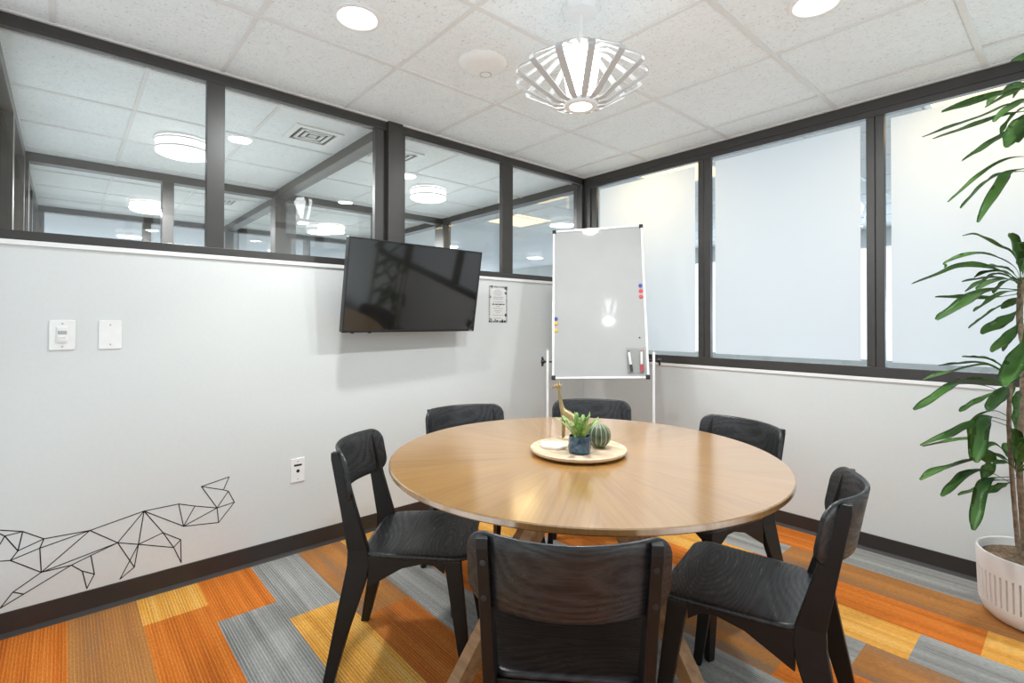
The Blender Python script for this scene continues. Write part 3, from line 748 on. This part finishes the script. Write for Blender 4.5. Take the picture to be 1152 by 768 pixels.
m=MB(); m.lathe([(.0004,0),(.004,0),(.004,.009),(.0004,.010)],12); m.mapped(lambda v:BT@Vector((v.x,v.z,v.y))); o=m.build('push_pin_magnet',M['black_plastic'],None,True,loc=on_board(.251,-.257,-.0019)); tag(o,'tiny black magnet above the marker pocket on the whiteboard','magnet')
# clear pocket with two markers
t=thing('marker_pocket','clear acrylic pocket holding two markers at the lower right of the whiteboard','pen holder',tuple(on_board(.221,-.405)))
def pk(name,a,b,mat): m=MB(); m.box(a,b); m.mapped(lambda v:BT@v); return m.build(name,mat,t)
pk('front_panel',(-.052,.026,-.079),(.052,.028,.079),M['acrylic']); pk('back_panel',(-.052,-.0019,-.079),(.052,.0005,.079),M['acrylic'])
pk('floor_panel',(-.052,.0005,-.079),(.052,.026,-.0765),M['acrylic'])
for s in (-1,1): pk('side_panel',(s*.052,.0005,-.0765),(s*.0505,.026,.079),M['acrylic'])
def marker(x,tilt,mat,label):
    t=thing('whiteboard_marker',label,'marker',tuple(on_board(.221+x,-.4755,.013)))
    def mk(name,prof,mt):
        m=MB(); m.lathe(prof,14); Rm=Matrix.Rotation(tilt,4,'Y'); m.mapped(lambda v:BT@(Rm@v)); m.build(name,mt,t,True)
    mk('cap',[(.0004,0),(.0085,0),(.009,.004),(.009,.045),(.0004,.045)],M[mat]); mk('barrel',[(.0004,.045),(.0080,.045),(.0080,.118),(.0065,.125),(.0004,.127)],M['white_plastic']); mk('end_plug',[(.0004,.127),(.0060,.1265),(.0060,.134),(.0004,.135)],M[mat])
marker(-.026,-.10,'black_plastic','whiteboard marker with black cap standing left in the clear pocket')
marker(.034,.03,'red_plastic','whiteboard marker with red cap standing right in the clear pocket')

# ------------------------------------------------------------------ wall plates, notice, drawing
def plate(name,label,cat,y0,z0,y1,z1,th=.006):
    t=thing(name,label,cat,(0,(y0+y1)/2,(z0+z1)/2)); w,h=(y1-y0)/2,(z1-z0)/2
    m=MB(); pr=rrect(-w,-h,w,h,.004,3); m.loft([[(0,y,z) for y,z in pr],[(th*.6,y,z) for y,z in pr],[(th,y*.965,z*.975) for y,z in pr]]); m.build('cover_plate',M['white_plastic'],t,True,angle=30)
    def sub(nm,a,b,mat,bev=0): m=MB(); m.box(a,b); return m.build(nm,mat,t,bevel=bev)
    def scr(z):
        m=MB(); m.lathe([(.0003,0),(.0035,0),(.003,.0012),(.0003,.0014)],12); m.mapped(lambda v:Vector((th-.0003+v.z,v.x,z+v.y))); m.build('screw',M['mid_grey_plastic'],t,True)
    return t,sub,scr
t,sub,scr=plate('occupancy_switch','white wall plate with an occupancy sensor switch, left of the blank plate','switch',-3.309,1.108,-3.227,1.230)
sub('sensor_body',(.005,-.017,-.030),(.012,.017,.034),M['white_plastic'],.002); sub('sensor_lens',(.0095,-.014,.004),(.0145,.014,.018),M['mid_grey_plastic'],.003); sub('rocker',(.011,-.013,-.024),(.0145,.013,-.006),M['white_plastic'],.002); sub('rocker_slot',(.0135,-.009,-.0125),(.0150,.009,-.0105),M['mid_grey_plastic']); scr(.047); scr(-.047)
t,sub,scr=plate('blank_wall_plate','blank white wall plate right of the sensor switch','wall plate',-3.153,1.107,-3.074,1.230); scr(.042); scr(-.042)
t,sub,scr=plate('media_wall_plate','small white wall plate with a slot and a round jack above the baseboard','socket',-2.362,.374,-2.290,.499)
sub('cable_slot',(.0052,-.020,.022),(.0066,.020,.032),M['black_plastic']); 
m=MB(); m.lathe([(.0003,0),(.0085,0),(.0085,.002),(.0003,.002)],16); m.mapped(lambda v:Vector((.0052+v.z,v.x,-.004+v.y))); m.build('audio_jack',M['black_plastic'],t,True); scr(.046); scr(-.046)
# printed notice: grey floral border and rows of fine print
t=thing('printed_sign','small printed notice with a dark floral border on the wall beside the television','notice',(0,-.938,1.3535))
w,h=.088,.1325
m=MB(); m.box((0,-w,-h),(.0020,w,h)); m.build('sheet',M['paper'],t)
m=MB(); b=.016
for a,c_ in (((-w,h-b),(w,h)),((-w,-h),(w,-h+b)),((-w,-h+b),(-w+b,h-b)),((w-b,-h+b),(w,h-b))): m.box((.0020,a[0]+.002,a[1]+.002 if a[1]==-h else a[1]),(.0026,c_[0]-.002,c_[1]-.002 if c_[1]==h else c_[1]))
m.build('border',M['print_grey'],t)
rs=random.Random(4); m=MB()
for cx,cz,k in ((w-.013,h-.014,10),(w-.012,h-.05,6),(-w+.014,-h+.016,12),(-.02,-h+.012,8),(.03,-h+.012,9),(.055,-h+.012,7),(w-.012,-h+.055,7),(-w+.03,h-.010,5),(-w+.010,.05,3)):
    for _ in range(k):
        y=cx+rs.uniform(-.014,.014); z=cz+rs.uniform(-.011,.011); y=max(-w+.007,min(w-.007,y)); z=max(-h+.006,min(h-.006,z)); q=rs.uniform(.003,.006)
        m.loft([[(x,y+q*math.cos(2*PI*j/7),z+q*math.sin(2*PI*j/7)) for j in range(7)] for x in (.0024,.0029+rs.uniform(0,.0004))])
m.build('border_flowers',M['ink'],t)
m=MB()
for k,(z,hw) in enumerate(((.102,.022),(.092,.036),(.080,.044),(.068,.030),(.050,.046),(.038,.044),(.017,.046),(-.016,.016),(-.030,.046),(-.046,.036),(-.058,.02),(-.078,.048),(-.100,.04))):
    y=-hw
    while y<hw:
        l=min(rs.uniform(.006,.016),hw-y); m.box((.0020,y,z-.0022),(.0025,y+l,z+.0018)); y+=l+.004
m.build('text_lines',M['print_text'],t)
m=MB(); y=-.055
for l in (.02,.030,.034,.016): m.box((.0020,y,-.0045),(.0026,y+l,.003)); y+=l+.005
m.build('heading',M['ink'],t)
# line drawing of a low-poly running animal
MURAL_POINTS={ 'a':(-2.652,0.465),'b':(-2.769,0.443),'c':(-2.676,0.407),'d':(-2.655,0.396),'e':(-2.628,0.336),'f':(-2.703,0.326),'g':(-2.696,0.254),'h':(-2.84,0.274),'i':(-2.86,0.382),'j':(-2.795,0.357),'k':(-2.99,0.381),'l':(-3.175,0.345),'m':(-3.082,0.267),'n':(-3.009,0.239),'o':(-2.919,0.266),'p':(-2.878,0.187),'q':(-2.851,0.215),'r':(-2.848,0.109),'s':(-3.023,0.143),'t':(-3.073,0.107),'u':(-3.317,0.35),'v':(-3.329,0.316),'w':(-3.379,0.396),'x':(-3.324,0.218),'y':(-3.233,0.218),'z':(-3.198,0.182),'A':(-3.159,0.157),'B':(-3.171,0.239),'C':(-3.183,0.105),'D':(-3.413,0.293),'E':(-3.392,0.324),'F':(-3.405,0.167),'G':(-3.374,0.149),'H':(-3.44,0.117),'I':(-3.444,0.419),'J':(-3.443,0.405),'K':(-3.443,0.362),'L':(-3.443,0.299),'M':(-3.429,0.392) }
segs='ab ac bc cd bf df de ef eg fg gh fh fj ji ih jh ki kh kl km kn ko op pn oq qp pr qr no mn lm ms ns nt ts lu lv uv uw lx vx xm xy yB Bm yz zA AB zC AC wE uE xD vD ED wI wM MK EM MJ DL xF FH FG yG GH'.split()
m=MB(); hw=.0019
for s in segs:
    a=Vector((0,*MURAL_POINTS[s[0]])); b=Vector((0,*MURAL_POINTS[s[1]])); d=(b-a).normalized(); q=Vector((0,-d.z,d.y))*hw; a=a-d*hw*.8; b=b+d*hw*.8
    m.loft([[tuple(p+q),tuple(p-q),tuple(p-q+Vector((.0006,0,0))),tuple(p+q+Vector((.0006,0,0)))] for p in (a,b)])
o=m.build('wall_decal',M['ink'],None,loc=(0.0001,0,0)); tag(o,'black line drawing of a faceted running animal low on the left wall','wall drawing')

# ------------------------------------------------------------------ tall plant in a white pot
t=thing('dracaena_plant','tall cane plant with drooping green leaves in a white slotted pot at the right wall','potted plant',(2.65,-.27,0))
o0=Vector((2.65,-.27,0)); m=MB(); NS=56; per=6; seg=NS*per; rings=[]
prof=[(.0005,.003),(.125,.003),(.150,.008),(.170,.028),(.180,.055),(.1832,.0745),(.1834,.0765),(.1878,.198),(.1880,.200),(.190,.265),(.1885,.277),(.184,.280),(.179,.276),(.176,.24),(.0005,.235)]
for r_,z in prof:
    slot=.075<z<.199
    rings.append([((r_-(.016 if slot and j%per==0 else 0))*math.cos(2*PI*j/seg),(r_-(.016 if slot and j%per==0 else 0))*math.sin(2*PI*j/seg),z) for j in range(seg)])
m.loft(rings); m.build('pot',M['pot'],t,True,angle=25)
m=MB(); rs=random.Random(9); rings=[]
for r_ in (.0008,.04,.08,.12,.15,.1755): rings.append([(r_*math.cos(2*PI*j/40),r_*math.sin(2*PI*j/40),.246+(rs.uniform(-.004,.005) if r_<.17 else -.002)) for j in range(40)])
m.loft(rings,False); m.build('soil',M['soil'],t,True,angle=180)
def cr(pts,n):
    P=[Vector(p) for p in pts]; P=[P[0]*2-P[1]]+P+[P[-1]*2-P[-2]]; out=[]
    for i in range(1,len(P)-2):
        for k in range(n):
            s=k/n; a,b,c,d=P[i-1:i+3]
            out.append(.5*((2*b)+(c-a)*s+(2*a-5*b+4*c-d)*s*s+(3*b-a-3*c+d)*s**3))
    out.append(P[-2]); return out
TRUNKS=[
[(2.597, -0.33, 0.278), (2.589, -0.342, 0.438), (2.58, -0.354, 0.62), (2.574, -0.364, 0.802), (2.577, -0.362, 0.948), (2.58, -0.36, 1.002)] ,
[(2.612, -0.268, 0.242), (2.605, -0.278, 0.445), (2.599, -0.288, 0.648), (2.608, -0.281, 0.907), (2.616, -0.274, 1.091), (2.603, -0.292, 1.232), (2.606, -0.29, 1.35), (2.608, -0.288, 1.416)] ,
[(2.627, -0.205, 0.247), (2.621, -0.216, 0.49), (2.63, -0.21, 0.79), (2.647, -0.196, 1.164), (2.659, -0.188, 1.539), (2.666, -0.185, 1.876), (2.667, -0.187, 2.145)] ,
]
LEAVES=[
 ([(2.671,-0.274,2.163),(2.62,-0.381,2.183),(2.571,-0.486,2.139),(2.538,-0.573,2.076)],0.05),
 ([(2.67,-0.274,2.141),(2.634,-0.405,2.114),(2.599,-0.534,2.054),(2.563,-0.665,1.978)],0.05),
 ([(2.67,-0.273,2.127),(2.615,-0.286,2.119),(2.579,-0.275,2.088),(2.548,-0.259,2.04)],0.035),
 ([(2.671,-0.274,2.17),(2.641,-0.283,2.222),(2.615,-0.287,2.207),(2.589,-0.291,2.17)],0.05),
 ([(2.67,-0.273,2.119),(2.642,-0.33,2.069),(2.624,-0.374,2.008),(2.611,-0.414,1.948)],0.055),
 ([(2.608,-0.333,1.399),(2.562,-0.336,1.438),(2.514,-0.34,1.442),(2.469,-0.34,1.422)],0.045),
 ([(2.608,-0.333,1.391),(2.573,-0.423,1.403),(2.539,-0.512,1.386),(2.506,-0.599,1.355)],0.05),
 ([(2.608,-0.333,1.384),(2.585,-0.299,1.409),(2.557,-0.271,1.398),(2.522,-0.249,1.355)],0.05),
 ([(2.608,-0.333,1.399),(2.581,-0.389,1.441),(2.55,-0.45,1.453),(2.519,-0.511,1.451)],0.03),
 ([(2.582,-0.356,0.904),(2.58,-0.333,0.945),(2.569,-0.321,0.98),(2.553,-0.315,1.015)],0.03),
 ([(2.588,-0.347,0.729),(2.599,-0.396,0.81),(2.608,-0.448,0.889),(2.611,-0.505,0.964)],0.045),
 ([(2.59,-0.343,0.628),(2.577,-0.383,0.654),(2.56,-0.428,0.666),(2.538,-0.478,0.663)],0.03),
 ([(2.59,-0.343,0.635),(2.57,-0.351,0.661),(2.535,-0.376,0.68),(2.494,-0.407,0.678)],0.02),
 ([(2.67,-0.274,2.141),(2.616,-0.31,2.192),(2.539,-0.372,2.174),(2.389,-0.516,2.11)],0.042),
 ([(2.67,-0.273,2.119),(2.597,-0.417,2.109),(2.521,-0.561,2.042),(2.372,-0.79,1.943)],0.036),
 ([(2.67,-0.273,2.105),(2.574,-0.382,2.079),(2.491,-0.474,2.035),(2.375,-0.605,1.98)],0.048),
 ([(2.67,-0.274,2.148),(2.633,-0.236,2.228),(2.584,-0.212,2.219),(2.496,-0.23,2.176)],0.045),
 ([(2.67,-0.273,2.083),(2.575,-0.409,1.991),(2.527,-0.493,1.937),(2.462,-0.596,1.87)],0.046),
 ([(2.67,-0.273,2.112),(2.641,-0.406,2.055),(2.616,-0.534,1.976),(2.591,-0.662,1.875)],0.062),
 ([(2.671,-0.269,1.876),(2.617,-0.355,1.903),(2.54,-0.467,1.857),(2.424,-0.622,1.71)],0.036),
 ([(2.671,-0.269,1.85),(2.576,-0.326,1.852),(2.513,-0.346,1.825),(2.433,-0.385,1.719)],0.048),
 ([(2.671,-0.269,1.872),(2.586,-0.43,1.83),(2.562,-0.521,1.761),(2.514,-0.639,1.613)],0.045),
 ([(2.673,-0.271,2.156),(2.656,-0.342,2.277),(2.628,-0.424,2.277),(2.596,-0.51,2.245)],0.035),
 ([(2.611,-0.331,1.439),(2.583,-0.333,1.518),(2.54,-0.353,1.55),(2.481,-0.39,1.598),(2.44,-0.405,1.598)],0.022),
 ([(2.611,-0.33,1.392),(2.587,-0.358,1.464),(2.503,-0.454,1.511),(2.414,-0.554,1.478),(2.404,-0.565,1.453)],0.036),
 ([(2.608,-0.333,1.377),(2.565,-0.413,1.433),(2.508,-0.508,1.456),(2.454,-0.598,1.45),(2.4,-0.69,1.416),(2.337,-0.791,1.379)],0.042),
 ([(2.608,-0.333,1.391),(2.547,-0.322,1.418),(2.478,-0.32,1.415),(2.424,-0.3,1.408)],0.022),
 ([(2.608,-0.333,1.399),(2.542,-0.358,1.431),(2.493,-0.362,1.396),(2.443,-0.368,1.361)],0.05),
 ([(2.608,-0.333,1.348),(2.52,-0.357,1.332),(2.438,-0.374,1.334),(2.347,-0.401,1.34)],0.038),
 ([(2.606,-0.336,1.362),(2.55,-0.459,1.363),(2.499,-0.577,1.332),(2.459,-0.682,1.279),(2.414,-0.792,1.237)],0.075),
 ([(2.608,-0.333,1.362),(2.566,-0.37,1.352),(2.519,-0.412,1.312),(2.479,-0.447,1.275)],0.055),
 ([(2.608,-0.333,1.333),(2.541,-0.357,1.29),(2.498,-0.356,1.25),(2.452,-0.356,1.204)],0.028),
 ([(2.613,-0.327,1.308),(2.597,-0.374,1.271),(2.556,-0.45,1.22),(2.512,-0.53,1.182)],0.06),
 ([(2.612,-0.327,1.253),(2.597,-0.418,1.206),(2.572,-0.522,1.151),(2.548,-0.624,1.116)],0.045),
 ([(2.615,-0.324,1.246),(2.602,-0.278,1.206),(2.575,-0.246,1.156),(2.548,-0.216,1.105)],0.03),
 ([(2.611,-0.33,1.392),(2.607,-0.386,1.478),(2.601,-0.444,1.541),(2.592,-0.505,1.577)],0.042),
 ([(2.613,-0.328,1.384),(2.62,-0.346,1.455),(2.621,-0.37,1.507),(2.618,-0.4,1.551)],0.05),
 ([(2.611,-0.33,1.348),(2.597,-0.284,1.324),(2.571,-0.253,1.311),(2.544,-0.223,1.289)],0.035),
 ([(2.58,-0.36,0.991),(2.551,-0.356,1.047),(2.514,-0.36,1.075),(2.476,-0.366,1.08),(2.432,-0.378,1.082)],0.03),
 ([(2.577,-0.363,0.984),(2.543,-0.421,1.047),(2.489,-0.5,1.055),(2.401,-0.619,1.02),(2.354,-0.691,1.0)],0.036),
 ([(2.58,-0.36,0.984),(2.539,-0.339,1.034),(2.481,-0.337,1.057),(2.421,-0.337,1.049),(2.35,-0.348,1.037)],0.018),
 ([(2.577,-0.362,0.955),(2.518,-0.38,0.984),(2.461,-0.393,0.987),(2.411,-0.4,0.979)],0.04),
 ([(2.574,-0.365,0.929),(2.517,-0.466,0.972),(2.445,-0.584,0.982),(2.412,-0.658,0.957),(2.382,-0.728,0.925),(2.343,-0.807,0.891)],0.042),
 ([(2.577,-0.362,0.955),(2.543,-0.4,0.944),(2.492,-0.457,0.904),(2.441,-0.514,0.863)],0.044),
 ([(2.58,-0.36,0.984),(2.571,-0.455,0.966),(2.558,-0.554,0.928),(2.542,-0.657,0.894)],0.058),
 ([(2.617,-0.321,1.202),(2.615,-0.423,1.133),(2.599,-0.539,1.047),(2.586,-0.655,0.991)],0.075),
 ([(2.579,-0.358,0.802),(2.515,-0.442,0.832),(2.458,-0.517,0.805),(2.409,-0.584,0.767),(2.341,-0.671,0.732)],0.042),
 ([(2.585,-0.349,0.678),(2.534,-0.363,0.722),(2.461,-0.4,0.737),(2.376,-0.451,0.715),(2.314,-0.475,0.692)],0.036),
 ([(2.579,-0.359,0.838),(2.537,-0.391,0.866),(2.497,-0.422,0.849),(2.471,-0.435,0.807),(2.469,-0.421,0.738),(2.462,-0.413,0.657)],0.04),
 ([(2.579,-0.359,0.824),(2.524,-0.482,0.849),(2.51,-0.557,0.815),(2.51,-0.616,0.758),(2.507,-0.68,0.7)],0.055),
 ([(2.585,-0.349,0.671),(2.536,-0.387,0.726),(2.51,-0.397,0.697),(2.508,-0.38,0.642),(2.493,-0.376,0.575)],0.065),
 ([(2.587,-0.346,0.635),(2.537,-0.434,0.691),(2.475,-0.534,0.674),(2.394,-0.655,0.637),(2.351,-0.734,0.608)],0.056),
 ([(2.587,-0.346,0.566),(2.516,-0.472,0.629),(2.466,-0.573,0.623),(2.441,-0.647,0.594),(2.412,-0.725,0.559)],0.042),
 ([(2.587,-0.346,0.584),(2.523,-0.368,0.57),(2.474,-0.372,0.521),(2.418,-0.384,0.487)],0.044),
 ([(2.587,-0.346,0.598),(2.534,-0.463,0.602),(2.51,-0.546,0.575),(2.501,-0.612,0.508),(2.497,-0.672,0.441)],0.05),
 ([(2.594,-0.338,0.598),(2.577,-0.347,0.574),(2.544,-0.373,0.547),(2.509,-0.402,0.522)],0.045),
 ([(2.59,-0.343,0.628),(2.595,-0.379,0.693),(2.6,-0.414,0.76),(2.593,-0.463,0.812)],0.05),
 ([(2.59,-0.343,0.62),(2.579,-0.305,0.655),(2.564,-0.272,0.683),(2.553,-0.235,0.713)],0.035),
 ([(2.592,-0.34,0.602),(2.605,-0.377,0.659),(2.612,-0.419,0.71),(2.618,-0.464,0.76)],0.04),
]
for k,(pts,r0) in enumerate(zip(TRUNKS,(.0075,.0105,.010))):
    q=cr(pts,8); m=MB(); rad=[r0*(1+.10*(i%3==0)) for i in range(len(q))]
    m.tube([p-o0 for p in q],rad,12); m.build('trunk',M['trunk'],t,True,angle=60)
rs=random.Random(21)
def leaf(pts,w,roll):
    L=cr(pts,7); n=len(L); m=MB(); left=[];mid=[];right=[]
    ln=sum((L[i+1]-L[i]).length for i in range(n-1)); d=0
    for i,p in enumerate(L):
        tg=(L[min(i+1,n-1)]-L[max(i-1,0)]).normalized(); u=d/ln
        sd=tg.cross(Vector((0,0,1)))
        if sd.length<.25: sd=tg.cross(Vector((.75,-.66,0)))
        sd.normalize(); nr=sd.cross(tg).normalized(); rr=roll+.4*math.sin(3*u+roll*7)
        s2=sd*math.cos(rr)+nr*math.sin(rr); n2=nr*math.cos(rr)-sd*math.sin(rr)
        prof=.10+.90*min(1,max(0,(u-.20)/.30))**1.2 if u<.80 else max(.30,1-((u-.80)/.20)**2.2*.75)
        ww=w*.43*prof; wv=.0025*math.sin(u*19+roll*5)*prof
        left.append(p+s2*ww+n2*(ww*.42+wv)); mid.append(p); right.append(p-s2*ww+n2*(ww*.42-wv))
        if i<n-1: d+=(L[i+1]-L[i]).length
    th=.0009; top=[];rings=[]
    for a,b,c in zip(left,mid,right):
        up=(c-a).cross(Vector((0,0,1))) if False else Vector((0,0,0))
        rings.append([a,(a+b)*.5-(Vector((0,0,1))*.0008),b,(b+c)*.5-(Vector((0,0,1))*.0008),c,b+Vector((0,0,-.0016))])
    m.loft([[tuple(p-o0) for p in r] for r in rings]); return m.build('leaf',M['leaf'],t,True,angle=180)
for pts,w in LEAVES: leaf([Vector(p) for p in pts],max(w,.036),rs.uniform(-.5,.5))
# leaves of the same heads that turn towards the wall and out of the frame
for head,nn in (((2.667,-.187,2.14),8),((2.606,-.288,1.40),7),((2.58,-.36,.98),5),((2.60,-.34,.62),6)):
    for k in range(nn):
        a=math.radians(-60+150*k/nn+rs.uniform(-10,10)); L=rs.uniform(.26,.40); d=Vector((math.cos(a),math.sin(a)*.75,0)); h=Vector(head)
        if h.y+d.y*L>-.03: L=max(.14,(-.03-h.y)/max(d.y,.01)); 
        L=min(L,.40)
        leaf([h,h+d*L*.35+Vector((0,0,.07)),h+d*L*.75+Vector((0,0,.05)),h+d*L+Vector((0,0,-.05-rs.uniform(0,.1)))],rs.uniform(.036,.055),rs.uniform(-.4,.4))

# ------------------------------------------------------------------ daylight, added fill lamps, camera, view
w=bpy.data.worlds.new('daylight'); sc.world=w; w.use_nodes=True
bg=w.node_tree.nodes['Background']; bg.inputs[0].default_value=(.80,.90,1.0,1); bg.inputs[1].default_value=1.5
lamp('office_daylight','AREA',(1.5,4.44,1.15),108,(.73,.87,1.0),9.0,(-PI/2,0,0),sy=.8)
lamp('corridor_fill','AREA',(1.6,-4.75,.03),40,(.90,.97,1.0),5.0,(PI,0,0),sy=1.9)  # added fill lamp lying face up outside the back glazing
lamp('side_fill','AREA',(5.1,-1.75,.03),76,(.90,.97,1.0),2.4,(PI,0,0),sy=3.2)  # second added fill lamp, face up outside the east glazing

f_,yaw,y0,cx,cy,cz=569.0,0.8465,356.75,2.779,-3.262,1.2265
pitch,roll=.0094,.0022
fw=Vector((-math.sin(yaw),math.cos(yaw),0)); rt=Vector((math.cos(yaw),math.sin(yaw),0)); up=Vector((0,0,1))
u2=-fw*math.sin(pitch)+up*math.cos(pitch); f2=fw*math.cos(pitch)+up*math.sin(pitch)
r3=rt*math.cos(roll)+u2*math.sin(roll); u3=-rt*math.sin(roll)+u2*math.cos(roll)
cam=bpy.data.cameras.new('camera'); co=bpy.data.objects.new('camera',cam); COL.objects.link(co)
co.matrix_world=Matrix(((r3.x,u3.x,-f2.x,cx),(r3.y,u3.y,-f2.y,cy),(r3.z,u3.z,-f2.z,cz),(0,0,0,1)))
cam.sensor_width=36; cam.lens=f_*36/1152; cam.shift_y=-(384-y0)/1152; cam.clip_start=.02; cam.clip_end=60
sc.camera=co
sc.view_settings.view_transform='Standard'; sc.view_settings.look='None'; sc.view_settings.gamma=1; sc.view_settings.use_curve_mapping=False
sc.view_settings.exposure=0.20
cy_=sc.cycles; cy_.use_denoising=True; cy_.max_bounces=12; cy_.diffuse_bounces=6; cy_.glossy_bounces=6; cy_.transparent_max_bounces=32; cy_.transmission_bounces=8; cy_.sample_clamp_indirect=6
cy_.caustics_reflective=False; cy_.caustics_refractive=False
